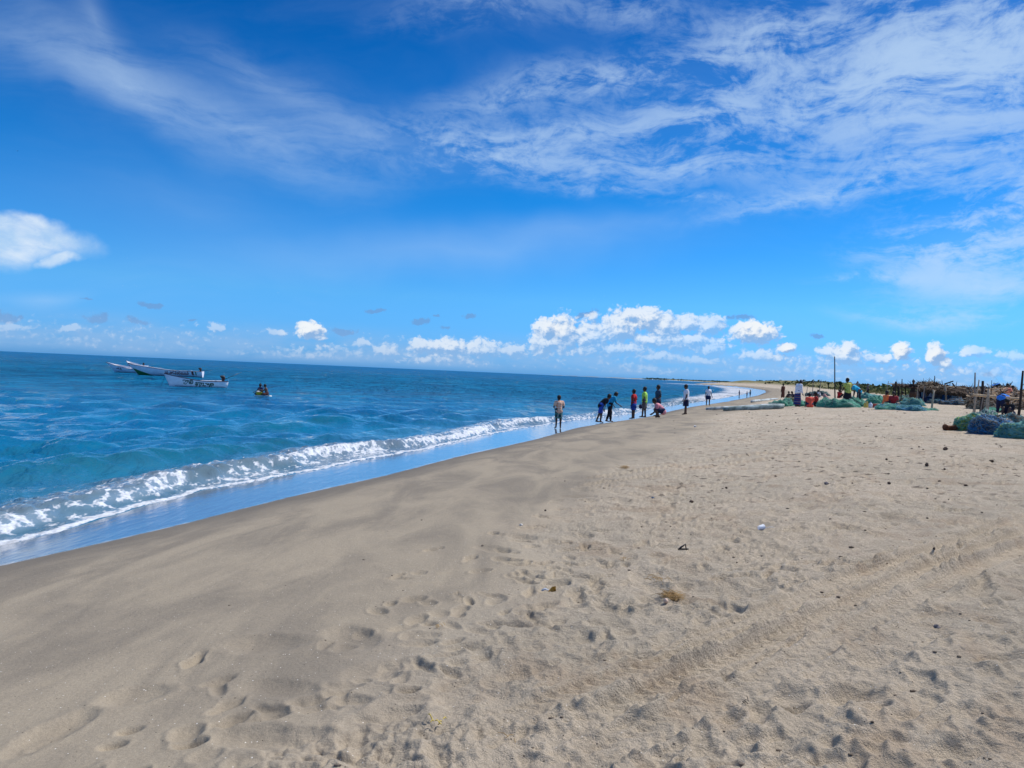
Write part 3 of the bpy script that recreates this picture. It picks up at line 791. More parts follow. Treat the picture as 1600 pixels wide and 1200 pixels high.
class MB:
    """collects solids into one mesh"""
    def __init__(self): self.v = []; self.f = []
    def add(self, vs, fs):
        k = len(self.v)
        self.v += [tuple(p) for p in vs]
        self.f += [tuple(i + k for i in f) for f in fs]
    def box(self, c, s, rot=None, taper=1.0):
        M = rot.to_matrix() if rot is not None else Matrix.Identity(3)
        vs = []
        for z in (-.5, .5):
            for x, y in ((-.5, -.5), (.5, -.5), (.5, .5), (-.5, .5)):
                k = taper if z > 0 else 1.0
                vs.append(Vector(c) + M @ Vector((x * s[0] * k, y * s[1] * k, z * s[2])))
        self.add(vs, [(0, 3, 2, 1), (4, 5, 6, 7), (0, 1, 5, 4), (1, 2, 6, 5), (2, 3, 7, 6), (3, 0, 4, 7)])
    def tube(self, pts, radii, n=8, caps=True, flat=1.0):
        pts = [Vector(p) for p in pts]
        if not hasattr(radii, '__len__'): radii = [radii] * len(pts)
        vs = []; up = None
        for i, p in enumerate(pts):
            a = pts[max(0, i - 1)]; b = pts[min(len(pts) - 1, i + 1)]
            d = (b - a).normalized()
            if up is None:
                up = Vector((0, 0, 1)) if abs(d.z) < .9 else Vector((0, 1, 0))
            s = d.cross(up).normalized(); u = s.cross(d).normalized(); up = u
            for k in range(n):
                t = 2 * math.pi * k / n
                vs.append(p + radii[i] * (math.cos(t) * s + math.sin(t) * flat * u))
        fs = []
        for i in range(len(pts) - 1):
            for k in range(n):
                k2 = (k + 1) % n
                fs.append((i * n + k, i * n + k2, (i + 1) * n + k2, (i + 1) * n + k))
        if caps:
            fs.append(tuple(range(n - 1, -1, -1))); fs.append(tuple((len(pts) - 1) * n + k for k in range(n)))
        self.add(vs, fs)
    def ball(self, c, r, nu=12, nv=8, rot=None):
        if not hasattr(r, '__len__'): r = (r, r, r)
        M = rot if rot is not None else Matrix.Identity(3)
        vs = [Vector(c) + M @ Vector((0, 0, -r[2]))]
        for j in range(1, nv):
            b = -math.pi / 2 + math.pi * j / nv
            for i in range(nu):
                a = 2 * math.pi * i / nu
                vs.append(Vector(c) + M @ Vector((r[0] * math.cos(b) * math.cos(a), r[1] * math.cos(b) * math.sin(a), r[2] * math.sin(b))))
        vs.append(Vector(c) + M @ Vector((0, 0, r[2])))
        fs = []
        for i in range(nu):
            i2 = (i + 1) % nu
            fs.append((0, 1 + i2, 1 + i))
            for j in range(nv - 2):
                a = 1 + j * nu
                fs.append((a + i, a + i2, a + nu + i2, a + nu + i))
            a = 1 + (nv - 2) * nu
            fs.append((a + i, a + i2, len(vs) - 1))
        self.add(vs, fs)
    def capsule(self, a, b, ra, rb, n=10, flat=1.0):
        a = Vector(a); b = Vector(b); d = (b - a)
        L_ = d.length
        if L_ < 1e-5: self.ball(a, ra); return
        d /= L_
        pts = []; rad = []
        for t in (-90, -60, -30, 0):
            pts.append(a + d * ra * math.sin(R(t))); rad.append(max(.002, ra * math.cos(R(t))))
        for t in (0, 30, 60, 90):
            pts.append(b + d * rb * math.sin(R(t))); rad.append(max(.002, rb * math.cos(R(t))))
        self.tube(pts, rad, n, True, flat)
    def mesh(self, name, smooth=True):
        me = bpy.data.meshes.new(name)
        me.from_pydata(self.v, [], self.f); me.update()
        if smooth:
            me.polygons.foreach_set('use_smooth', [True] * len(me.polygons))
        return me
    def build(self, name, mat, parent=None, loc=None, smooth=True):
        return link(name, self.mesh(name, smooth), mat, parent, loc)
def remeshed(mb, name, voxel=.03, smooth=2):
    """one continuous skin over the collected solids"""
    me = mb.mesh(name + '_cage')
    o = bpy.data.objects.new('cage', me); C.objects.link(o)
    md = o.modifiers.new('r', 'REMESH'); md.mode = 'VOXEL'; md.voxel_size = voxel; md.use_smooth_shade = True
    ms = o.modifiers.new('s', 'SMOOTH'); ms.iterations = smooth; ms.factor = .5
    dg = bpy.context.evaluated_depsgraph_get()
    out = bpy.data.meshes.new_from_object(o.evaluated_get(dg))
    out.name = name
    out.materials.clear()
    bpy.data.objects.remove(o); bpy.data.meshes.remove(me)
    out.polygons.foreach_set('use_smooth', [True] * len(out.polygons))
    return out
def append_mesh(me, mb):
    bm = bmesh.new(); bm.from_mesh(me)
    vs = [bm.verts.new(p) for p in mb.v]
    for f in mb.f:
        bm.faces.new([vs[i] for i in f]).smooth = True
    bm.to_mesh(me); bm.free()
    return me

# ================================================================ people
SKIN = simple('skin', (.085, .042, .026), .55, .2, 9, 0, .4)
SKIN2 = simple('skin_brown', (.13, .065, .040), .55, .2, 9, 0, .4)
HAIR = simple('hair', (.008, .007, .007), .6, .3, 30, .01, .4)
EYE = col_mat((.5, .48, .45), .4, 'eye')

def checks(name, c1, c2, c3, sc=16.0, line=.62):
    mt, N, bs = material(name)
    pos = N.new('ShaderNodeTexCoord').outputs['Object']
    x, y, z = N.sep(pos)
    sx = N.math('SINE', N.math('MULTIPLY', N.math('ADD', x, N.math('MULTIPLY', y, .8)), sc * 6.28))
    sz = N.math('SINE', N.math('MULTIPLY', z, sc * 6.28))
    c = N.mix(N.math('GREATER_THAN', sx, line), c1, c2)
    c = N.mix(N.math('GREATER_THAN', sz, line), c, c3)
    N.put(bs.inputs['Base Color'], c); bs.inputs['Roughness'].default_value = .9
    return mt
def bands(name, c1, c2, c3, sc=9.0):
    mt, N, bs = material(name)
    pos = N.new('ShaderNodeTexCoord').outputs['Object']
    x, y, z = N.sep(pos)
    n = N.noise(pos, 3, 3)
    v = N.math('SINE', N.math('MULTIPLY', N.math('ADD', z, N.math('MULTIPLY', n, .05)), sc * 6.28))
    c = N.mix(N.smooth(v, .55, .8), c1, c2)
    v2 = N.math('SINE', N.math('MULTIPLY', N.math('ADD', z, .03), sc * .5 * 6.28))
    c = N.mix(N.smooth(v2, .88, .98), c, c3)
    N.put(bs.inputs['Base Color'], c); bs.inputs['Roughness'].default_value = .9
    return mt

def person(loc, face, label, H=1.65, lean=0, twist=0, arms=((8, 8, 10), (8, 8, 10)), legs=((0, 4, 0), (0, 4, 0)),
           top=None, bottom=None, bottom_kind='shorts', bottom_len=.5, head=(0, 0), hair=True, cap=None, sleeve=.55,
           skin=None, sit=None, voxel=.032, group=None, back_bend=0, veil=None, bare=False, sink=0.0):
    """loc: ground point. face: degrees, 0 looks away from the camera, 90 to the left. legs: (swing, spread, knee) for left and right."""
    skin = skin or SKIN
    root = empty('person', loc, R(face), label, 'person', group)
    s = H / 1.65
    def Rx(a): return Matrix.Rotation(R(a), 3, 'X')
    def Ry(a): return Matrix.Rotation(R(a), 3, 'Y')
    # local: +Y forward, +X right, Z up; leaning forward = rotation about X by -lean
    T = Matrix.Rotation(R(-lean), 3, 'X')
    hipc = Vector((0, 0, 0))
    J = {}
    J['pelvis'] = hipc
    J['waist'] = T @ Vector((0, 0, .14))
    T2 = Matrix.Rotation(R(-lean - back_bend), 3, 'X')
    J['chest'] = J['waist'] + T2 @ Vector((0, .01, .20))
    J['neck'] = J['chest'] + T2 @ Vector((0, -.01, .14))
    Hd = T2 @ Matrix.Rotation(R(head[0]), 3, 'X')
    Hd = Hd @ Matrix.Rotation(R(head[1]), 3, 'Z')
    J['head'] = J['neck'] + Hd @ Vector((0, .02, .155))
    for sd_, sg in (('l', -1), ('r', 1)):
        am = arms[0] if sg < 0 else arms[1]
        J['sh' + sd_] = J['neck'] + T2 @ Vector((sg * .175, -.005, -.065))
        up = T2 @ Matrix.Rotation(R(am[0]), 3, 'X') @ Ry(-sg * am[1]) @ Vector((0, 0, -1))
        J['el' + sd_] = J['sh' + sd_] + up * .275
        inn = am[3] if len(am) > 3 else 0
        fo_ = T2 @ Matrix.Rotation(R(am[0] + am[2]), 3, 'X') @ Ry(-sg * (am[1] - inn)) @ Vector((0, 0, -1))
        J['wr' + sd_] = J['el' + sd_] + fo_ * .235
        J['hdir' + sd_] = fo_
        lg = legs[0] if sg < 0 else legs[1]
        J['hip' + sd_] = Vector((sg * .088, 0, -.03))
        th = Matrix.Rotation(R(lg[0]), 3, 'X') @ Ry(-sg * lg[1]) @ Vector((0, 0, -1))
        J['kn' + sd_] = J['hip' + sd_] + th * .405
        sh = Matrix.Rotation(R(lg[0] - lg[2]), 3, 'X') @ Ry(-sg * lg[1] * .4) @ Vector((0, 0, -1))
        J['an' + sd_] = J['kn' + sd_] + sh * .40
        J['toe' + sd_] = J['an' + sd_] + Vector((sg * .03, .16, -.045))
    low = min([J['anl'].z - .075, J['anr'].z - .075] + ([-.125] if sit else []))
    if sit == 'cross':
        low = -.125
        for sd_, sg in (('l', -1), ('r', 1)):
            J['kn' + sd_] = Vector((sg * .36, .30, -.03)); J['an' + sd_] = Vector((-sg * .08, .36, -.075)); J['toe' + sd_] = Vector((-sg * .20, .33, -.09))
    if sit == 'knees':
        low = -.125
        for sd_, sg in (('l', -1), ('r', 1)):
            J['kn' + sd_] = Vector((sg * .13, .34, .26)); J['an' + sd_] = Vector((sg * .10, .48, -.07)); J['toe' + sd_] = Vector((sg * .12, .62, -.10))
    off = Vector((0, 0, -low - sink / s))
    for k in J:
        if not k.startswith('hdir'): J[k] = (J[k] + off) * s
    b = MB()
    b.capsule(J['pelvis'] + Vector((-.06 * s, 0, 0)), J['pelvis'] + Vector((.06 * s, 0, 0)), .115 * s, .115 * s)
    b.capsule(J['pelvis'], J['waist'], .125 * s, .118 * s); b.capsule(J['waist'], J['chest'], .115 * s, .135 * s)
    b.capsule(J['shl'], J['shr'], .066 * s, .066 * s); b.capsule(J['chest'], J['neck'], .12 * s, .055 * s)
    b.capsule(J['neck'], J['head'], .056 * s, .06 * s)
    hr = Hd
    b.ball(J['head'] + hr @ Vector((0, 0, .01)) * s, (.082 * s, .102 * s, .124 * s), 14, 10, hr)
    b.capsule(J['head'] + hr @ Vector((0, .05, -.07)) * s, J['head'] + hr @ Vector((0, .06, -.05)) * s, .048 * s, .05 * s)
    for sd_, sg in (('l', -1), ('r', 1)):
        b.capsule(J['sh' + sd_], J['el' + sd_], .050 * s, .040 * s); b.capsule(J['el' + sd_], J['wr' + sd_], .041 * s, .029 * s)
        h = J['wr' + sd_] + J['hdir' + sd_] * .075 * s
        b.capsule(J['wr' + sd_], h, .030 * s, .036 * s)
        b.capsule(J['hip' + sd_], J['kn' + sd_], .095 * s, .062 * s); b.capsule(J['kn' + sd_], J['an' + sd_], .066 * s, .044 * s)
        b.capsule(J['an' + sd_] + Vector((0, -.03, -.02)) * s, J['toe' + sd_], .042 * s, .034 * s)
    me = remeshed(b, 'body', voxel * s)
    x = MB()                                       # fingers, ears, nose: too fine for the skin above
    for sd_, sg in (('l', -1), ('r', 1)):
        h = J['wr' + sd_] + J['hdir' + sd_] * .08 * s
        f_ = J['hdir' + sd_]; side = f_.cross(Vector((0, 1, 0)));
        side = side.normalized() if side.length > .1 else Vector((1, 0, 0))
        nrm_ = side.cross(f_).normalized()
        for q_, ln_ in ((-.027, .062), (-.009, .074), (.009, .070), (.027, .055)):
            a_ = h + side * q_ * s
            b_ = a_ + (f_ * ln_ * .6 + nrm_ * .006) * s; c_ = b_ + (f_ * ln_ * .4 + nrm_ * .022) * s
            x.tube([a_, b_, c_], [.011 * s, .009 * s, .006 * s], 4)
        a_ = h - f_ * .03 * s - side * .03 * s
        x.tube([a_, a_ + (-side * .022 + f_ * .025) * s, a_ + (-side * .028 + f_ * .055) * s], [.013 * s, .011 * s, .008 * s], 4)
        x.ball(J['head'] + hr @ Vector((sg * .079, 0, 0)) * s, (.012 * s, .022 * s, .034 * s), 6, 4, hr)
    x.tube([J['head'] + hr @ Vector((0, .088, .03)) * s, J['head'] + hr @ Vector((0, .112, -.018)) * s], [.008 * s, .018 * s], 5)
    append_mesh(me, x)
    bo = link('body', me, skin, root)
    for sg in (-1, 1):
        ey = MB()
        ey.ball(J['head'] + hr @ Vector((sg * .030, .094, .02)) * s, .011 * s, 6, 4)
        ey.build('eye', EYE, root)
    if hair:
        hb = MB()
        hb.ball(J['head'] + hr @ Vector((0, -.014, .036)) * s, (.095 * s, .108 * s, .112 * s), 14, 9, hr)
        hb.ball(J['head'] + hr @ Vector((0, -.035, -.01)) * s, (.080 * s, .076 * s, .085 * s), 12, 8, hr)
        if hair == 'long': hb.capsule(J['head'] + hr @ Vector((0, -.10, -.03)) * s, J['chest'] + T2 @ Vector((0, -.14, .0)) * s, .06 * s, .03 * s)
        hm = hb.mesh('hair')
        co = np.empty(len(hm.vertices) * 3); hm.vertices.foreach_get('co', co); co = co.reshape(-1, 3)
        co += (rng.random(co.shape) - .5) * .012
        hm.vertices.foreach_set('co', co.reshape(-1))
        link('hair', hm, HAIR, root)
    if cap is not None:
        cb = MB()
        cb.ball(J['head'] + hr @ Vector((0, -.012, .055)) * s, (.104 * s, .118 * s, .088 * s), 14, 8, hr)
        cb.tube([J['head'] + hr @ Vector((-.08, .02, .05)) * s, J['head'] + hr @ Vector((0, .115, .055)) * s, J['head'] + hr @ Vector((.08, .02, .05)) * s], .03 * s, 6)
        cb.build('head_cloth', cap, root)
    if veil is not None:
        vb = MB()
        vb.ball(J['head'] + hr @ Vector((0, -.025, .02)) * s, (.112 * s, .125 * s, .145 * s), 14, 9, hr)
        vb.capsule(J['head'] + hr @ Vector((0, -.05, -.03)) * s, J['chest'] + T2 @ Vector((0, -.08, 0)) * s, .10 * s, .15 * s)
        link('head_scarf', remeshed(vb, 'head_scarf', .035 * s), veil, root)
    if top is not None:
        t = MB()
        hem = J['pelvis'] + (J['pelvis'] - J['waist']).normalized() * .03 * s
        t.capsule(hem + Vector((-.055 * s, 0, 0)), hem + Vector((.055 * s, 0, 0)), .150 * s, .150 * s)
        t.capsule(hem, J['waist'], .165 * s, .155 * s); t.capsule(J['waist'], J['chest'], .152 * s, .165 * s)
        t.capsule(J['chest'] + T2 @ Vector((-.05, 0, 0)) * s, J['chest'] + T2 @ Vector((.05, 0, 0)) * s, .150 * s, .150 * s)
        t.capsule(J['chest'], J['neck'] + T2 @ Vector((0, 0, -.05)) * s, .15 * s, .08 * s)
        t.capsule(J['shl'], J['shr'], .084 * s, .084 * s)
        for sd_ in 'lr':
            e_ = J['sh' + sd_].lerp(J['el' + sd_], sleeve * 1.35 if sleeve < .7 else 1.0)
            t.tube([J['sh' + sd_], e_], [.082 * s, .072 * s], 10)
            if sleeve > .7: t.tube([J['el' + sd_], J['wr' + sd_]], [.06 * s, .05 * s], 10)
        link('shirt', remeshed(t, 'shirt', .034 * s), top, root)
    if bottom is not None:
        t = MB()
        t.capsule(J['pelvis'] + Vector((-.06 * s, 0, .03)), J['pelvis'] + Vector((.06 * s, 0, .03)), .142 * s, .142 * s)
        if bottom_kind in ('shorts', 'trousers'):
            for sd_ in 'lr':
                k_ = min(1.0, bottom_len / .5) if bottom_kind == 'shorts' else 1.0
                e_ = J['hip' + sd_].lerp(J['kn' + sd_], k_)
                t.capsule(J['hip' + sd_], J['hip' + sd_].lerp(e_, .5), .118 * s, .11 * s)
                t.tube([J['hip' + sd_], e_], [.118 * s, .100 * s], 12)
                if bottom_kind == 'trousers':
                    t.capsule(J['kn' + sd_], J['kn' + sd_].lerp(J['an' + sd_], .2), .085 * s, .08 * s)
                    t.tube([J['kn' + sd_], J['kn' + sd_].lerp(J['an' + sd_], .86)], [.082 * s, .066 * s], 12)
        else:                                    # wrapped cloth: an oval that follows both legs
            def mid(f_, wx, wy):
                a_ = []; L0, R0 = leg_pt('l', f_), leg_pt('r', f_)
                return (L0 + R0) / 2, abs(R0.x - L0.x) / 2 + wx * s, abs(R0.y - L0.y) / 2 + wy * s
            def leg_pt(sd_, f_):
                return J['hip' + sd_].lerp(J['kn' + sd_], min(1, f_ * 2)) if f_ < .5 else J['kn' + sd_].lerp(J['an' + sd_], (f_ - .5) * 2)
            nseg = 8; vs = []; fs = []; n_ = 20
            flare = .0 if bottom_len < .7 else .02
            for i in range(nseg + 1):
                f_ = bottom_len * i / nseg
                c_, rx_, ry_ = mid(f_, .105 + flare * i / nseg, .125 + flare * i / nseg)
                if i == 0: c_ = J['pelvis'] + Vector((0, 0, .09 * s)); rx_ = .165 * s; ry_ = .135 * s
                for k in range(n_):
                    t_ = 2 * math.pi * k / n_
                    w_ = 1 + .05 * math.sin(5 * t_ + i) * (i / nseg)
                    vs.append(c_ + Vector((rx_ * w_ * math.cos(t_), ry_ * w_ * math.sin(t_), 0)))
            for i in range(nseg):
                for k in range(n_):
                    k2 = (k + 1) % n_
                    fs.append((i * n_ + k2, i * n_ + k, (i + 1) * n_ + k, (i + 1) * n_ + k2))
            fs.append(tuple(range(n_))); fs.append(tuple(nseg * n_ + n_ - 1 - k for k in range(n_)))
            t = MB(); t.add(vs, fs)
            if bottom_kind == 'folded':          # the turned-up half makes a second, wider layer
                m_ = int(n_)
                vs2 = []
                for i in range(3):
                    c_, rx_, ry_ = mid(bottom_len * .62 * i / 2, .135, .155)
                    if i == 0: c_ = J['pelvis'] + Vector((0, 0, .05 * s)); rx_ = .175 * s; ry_ = .15 * s
                    for k in range(n_):
                        t_ = 2 * math.pi * k / n_
                        vs2.append(c_ + Vector((rx_ * math.cos(t_), ry_ * math.sin(t_), .03 * math.sin(2 * t_) * i * s)))
                fs2 = []
                for i in range(2):
                    for k in range(n_):
                        k2 = (k + 1) % n_
                        fs2.append((i * n_ + k2, i * n_ + k, (i + 1) * n_ + k, (i + 1) * n_ + k2))
                fs2.append(tuple(range(n_))); fs2.append(tuple(2 * n_ + n_ - 1 - k for k in range(n_)))
                t.add(vs2, fs2)
        nm = {'shorts': 'shorts', 'trousers': 'trousers'}.get(bottom_kind, 'wrap_skirt')
        if bottom_kind in ('shorts', 'trousers'):
            link(nm, remeshed(t, nm, .034 * s), bottom, root)
        else:
            t.build(nm, bottom, root)
    root['hand_l'] = tuple(J['wrl']); root['hand_r'] = tuple(J['wrr'])
    return root

def foot(px, py):
    return at(px, py)
def tall(px, feet, head):
    return (feet - head) * at(px, feet).y / FPX

cream = checks('orange_flowered_cloth', (.80, .50, .34), (.62, .22, .12), (.85, .62, .48), 9, .55)
plaid = checks('teal_plaid', (.012, .06, .075), (.45, .55, .52), (.10, .30, .24), 6, .72)
black = col_mat((.018, .018, .024)); blue = col_mat((.03, .09, .42)); cyan = col_mat((.02, .33, .58))
navy = col_mat((.018, .022, .06)); red = col_mat((.42, .018, .022)); royal = col_mat((.015, .06, .32))
lime = col_mat((.42, .75, .12)); grey = col_mat((.12, .11, .11)); slate = col_mat((.035, .075, .12))
pink = checks('pink_check', (.62, .22, .26), (.75, .40, .42), (.55, .18, .22), 12)
white = col_mat((.80, .80, .84)); orange = col_mat((.80, .20, .07)); coral = col_mat((.85, .12, .075))
yellow = checks('yellow_check', (.48, .50, .10), (.30, .34, .06), (.55, .56, .18), 8)
brown = col_mat((.11, .045, .03)); teal_d = col_mat((.03, .16, .20)); dblue = col_mat((.012, .03, .10))
turban = col_mat((.20, .22, .25)); lungi_blue = bands('striped_blue_lungi', (.012, .035, .17), (.16, .05, .08), (.22, .22, .28), 7)
skyblue = col_mat((.03, .22, .75)); pinkcloth = col_mat((.45, .24, .22)); dark_pattern = checks('dark_patterned_cloth', (.02, .018, .022), (.30, .28, .30), (.05, .02, .03), 5, .82)
checkdark = checks('dark_blue_check', (.015, .025, .08), (.08, .10, .22), (.05, .06, .16), 7)

G1 = 'people on the wet sand by the water'
person(foot(872, 669.5), 12, 'person from behind in cream and orange shirt and plaid shorts alone in the wash', tall(872, 669.5, 618),
       arms=((6, 20, 60, 50), (6, 20, 60, 50)), top=cream, bottom=plaid, bottom_len=.46, head=(-12, 25), legs=((2, 2, 0), (-2, 2, 0)))
person(foot(938, 661), -78, 'person in black shirt and blue shorts bending forward behind the one in the cyan shirt', 1.80, lean=34, back_bend=14,
       arms=((30, 10, 25), (20, 8, 20)), legs=((10, 4, 14), (-16, 4, 6)), top=black, bottom=blue, bottom_len=.48, head=(20, 0))
person(foot(952, 660), -72, 'person in bright cyan shirt and black trousers stooping forward with one arm stretched out', 1.84, lean=14, back_bend=12,
       arms=((35, 8, 30), (42, 8, 42)), legs=((14, 4, 10), (-12, 4, 10)), top=cyan, bottom=black, bottom_kind='trousers', head=(-18, 0))
person(foot(989, 655), 62, 'person in red shirt and bright blue folded wrap, elbows out', tall(989, 655, 609), arms=((-16, 24, 40, 30), (-16, 34, 60, 50)),
       top=red, bottom=royal, bottom_kind='folded', bottom_len=.46)
person(foot(1006, 652.5), 72, 'person in lime green shirt and grey shorts looking out to sea', tall(1006, 652.5, 605), arms=((0, 10, 12), (-6, 14, 20)),
       legs=((8, 3, 6), (-4, 3, 0)), top=lime, bottom=grey, bottom_len=.5)
person(foot(1027, 651), 98, 'person in dark blue shirt with hand on hip behind the crouching person', tall(1027, 651, 602), arms=((-10, 22, 70, 45), (-22, 34, 78, 60)),
       top=slate, bottom=navy, bottom_kind='folded', bottom_len=.38)
person(foot(1035, 654), 82, 'person in pink checked shirt crouching on the sand', 1.66, lean=38, back_bend=12, arms=((50, 10, 50), (50, 10, 50)),
       legs=((112, 12, 138), (102, 12, 138)), top=pink, bottom=navy, bottom_len=.5, head=(30, 0))
person(foot(1071, 648), 92, 'person in white shirt and dark knee-length wrap standing side-on nearest the dry sand', tall(1071, 648, 601), arms=((8, 6, 14), (6, 9, 12)),
       legs=((5, 3, 0), (-4, 3, 0)), top=white, bottom=navy, bottom_kind='wrap', bottom_len=.50, head=(-8, 0))
person(foot(1106, 634), 180, 'person in white shirt and folded dark blue wrap facing the camera, hands by the sides', tall(1106, 634, 604), arms=((4, 12, 10), (4, 12, 10)),
       top=white, bottom=dblue, bottom_kind='folded', bottom_len=.42)
for px_, d_, h_, t_, b_, lb in [(1153.5, 150, 1.30, dblue, dblue, 'leftmost small figure in dark blue paddling in the distant surf'),
                                (1165.5, 148, 1.20, col_mat((.25, .05, .08)), black, 'small dark red figure in the middle of three in the distant surf'),
                                (1170.5, 147, 1.55, teal_d, dblue, 'taller blue-green figure on the right of three in the distant surf')]:
    p_ = at_d(px_, d_); p_.z = -.10
    person(p_, random.uniform(60, 120), lb, h_, top=t_, bottom=b_, bottom_len=.5, voxel=.05, arms=((10, 14, 20), (30, 14, 30)), group=None)

G2 = 'people working at the net piles'
person(at_d(1221.5, 89), 20, 'person in long brown robe standing far off at the end of the pale log', 1.66, arms=((5, 6, 5), (5, 6, 5)), top=brown, bottom=brown, bottom_kind='wrap', bottom_len=.95, sleeve=.9, voxel=.045, cap=black)
person(at_d(1233, 72), 120, 'person in dark clothes sitting just left of the one with the black and white shawl', 1.6, lean=20, sit='knees', top=black, bottom=black, bottom_kind='shorts', arms=((60, 10, 30), (60, 10, 30)), voxel=.05)
person(at_d(1240, 70), 100, 'person with black and white shawl sitting behind the turbaned one', 1.6, lean=26, sit='knees', top=dark_pattern, bottom=black, bottom_kind='shorts', arms=((60, 10, 30), (60, 10, 30)), voxel=.05)
person(foot(1245.5, 636), -66, 'standing person in white shirt, grey head cloth and striped blue ankle-length wrap', tall(1245.5, 636, 593), lean=8, back_bend=8,
       arms=((12, 8, 30), (10, 8, 25)), legs=((4, 3, 4), (-4, 3, 0)), top=white, bottom=lungi_blue, bottom_kind='wrap', bottom_len=.95, cap=turban, head=(-16, 0), sleeve=.72)
person(at_d(1264.5, 46), -12, 'person in coral red shirt sitting with back to the camera', 1.72, lean=16, sit='knees', top=coral, bottom=navy, arms=((30, 3, 30), (30, 3, 30)), head=(-18, 20))
person(at_d(1274.5, 47.5), 70, 'person in dark clothes and red shawl sitting beside the coral red shirt', 1.72, lean=6, sit='knees', top=col_mat((.30, .03, .03)), bottom=black, arms=((55, 10, 45), (50, 10, 45)))
person(at_d(1294, 49), 25, 'person wrapped in dark patterned cloth with pinkish head scarf, bent over green nets', 1.62, lean=38, sit='knees', top=dark_pattern, bottom=black, veil=pinkcloth, arms=((60, 12, 30), (60, 12, 30)))
person(at_d(1279, 84), 80, 'person in white shirt sitting far off by dark nets', 1.6, lean=16, sit='knees', top=white, bottom=grey, arms=((60, 10, 30), (60, 10, 30)), voxel=.05)
person(at_d(1274.5, 86), -60, 'dark figure sitting to the left of the far white shirt', 1.55, lean=18, sit='knees', top=black, bottom=grey, arms=((60, 10, 30), (60, 10, 30)), voxel=.05)
person(at_d(1309, 78), -70, 'person in red shirt sitting upright far behind the tall pole', 1.7, lean=0, sit='knees', top=red, bottom=black, arms=((60, 10, 30), (70, 10, 10)), voxel=.05)
person(at_d(1322.5, 46), 8, 'tall person in yellow checked shirt and black ankle-length wrap among green nets', 1.74, lean=4, arms=((16, 10, 20), (16, 10, 30)),
       legs=((4, 10, 0), (-2, 6, 0)), top=yellow, bottom=black, bottom_kind='wrap', bottom_len=.9, head=(-8, 30))
person(at_d(1340, 47), 78, 'person in sky blue shirt bent double over the nets', 1.72, lean=42, back_bend=16, arms=((48, 8, 20), (40, 8, 20)),
       legs=((8, 5, 14), (-8, 5, 8)), top=col_mat((.03, .42, .68)), bottom=dark_pattern, bottom_kind='trousers', head=(18, 0))
person(at_d(1353.5, 100), 90, 'slim dark figure standing far off in front of the grassy dune', 1.66, top=grey, bottom=black, bottom_kind='trousers', arms=((50, 10, 60), (10, 10, 20)), voxel=.05)
person(at_d(1381.5, 49.5), -75, 'person in orange shirt sitting and facing right', 1.85, lean=8, sit='knees', top=orange, bottom=navy, arms=((52, 10, 25), (46, 12, 30)))
person(at_d(1394.5, 48.3), 150, 'person in dark red sitting and facing the one in orange', 1.80, lean=14, sit='cross', top=col_mat((.28, .03, .04)), bottom=black, arms=((40, 12, 60), (40, 12, 60)), head=(-10, 0))
person(at_d(1424, 54), 160, 'tall person in dark shirt and brown knee-length wrap standing with folded arms', 1.72, top=col_mat((.022, .018, .016)), bottom=col_mat((.07, .042, .03)), bottom_kind='folded', bottom_len=.5,
       arms=((30, 14, 80, 45), (28, 14, 84, 45)), sleeve=.5)
person(at_d(1411.5, 68), 60, 'bare-shouldered person sitting behind the standing dark figure', 1.6, lean=16, sit='knees', bottom=navy, arms=((60, 14, 30), (60, 14, 30)), voxel=.045)
person(at_d(1434, 69), 100, 'dark-clothed person under the left end of the palm-leaf roof', 1.62, lean=10, top=black, bottom=navy, bottom_kind='wrap', bottom_len=.7, arms=((30, 10, 40), (30, 10, 40)), voxel=.045)
person(at_d(1445, 68), 30, 'person in dark blue checked shirt standing in the shade of the palm-leaf roof', 1.66, top=checkdark, bottom=checkdark, bottom_kind='wrap', bottom_len=.9, arms=((20, 12, 40), (20, 12, 40)), voxel=.045)
person(at_d(1562, 34), -50, 'person in bright blue shirt bent double behind the big net pile on the right', 1.5, lean=70, back_bend=20, arms=((72, 8, 10), (66, 8, 12)),
       legs=((8, 6, 10), (-10, 6, 10)), top=skyblue, bottom=navy, bottom_kind='trousers', head=(20, 0))
person(at_d(1578, 33.0), 120, 'person in black sitting face to face with the bent blue shirt', 1.66, lean=26, sit='knees', top=black, bottom=navy, arms=((50, 12, 40), (50, 12, 40)), head=(-14, 0))
person(at_d(1571, 47), 140, 'person in orange-pink shirt seen above the bamboo rail', 1.62, lean=6, top=col_mat((.72, .26, .17)), bottom=navy, arms=((40, 14, 60), (30, 14, 60)))
person(at_d(1579.5, 52), 200, 'dark-haired person in grey shirt beyond the rail by the small tarpaulin shed', 1.55, top=grey, bottom=navy, arms=((20, 14, 40), (20, 14, 40)))

# ================================================================ boats
def world_point(px, py, z):
    d = ray(px, py); t = (z - CAM_H) / d.z
    return Vector((d.x * t, d.y * t, z))
HULL = simple('boat_white_paint', (.88, .86, .90), .5, .05, 3, 0, .3, color2=(.78, .76, .80))
DARKIN = simple('boat_dark_trim', (.02, .035, .08), .6, .3, 5)
BOATIN = simple('boat_inside', (.10, .16, .24), .7, .3, 4)
GREENP = simple('boat_green_paint', (.01, .16, .05), .5, .2, 5)
ENG = simple('engine_black', (.012, .012, .016), .35, .2, 6, 0, .5)
ENGR = simple('engine_rust', (.06, .03, .025), .5, .3, 8)
INK = {k: simple('paint_' + k, c, .6, .1, 9) for k, c in (('green', (.006, .07, .05)), ('navy', (.015, .015, .07)), ('red', (.28, .02, .03)), ('black', (.01, .01, .012)))}

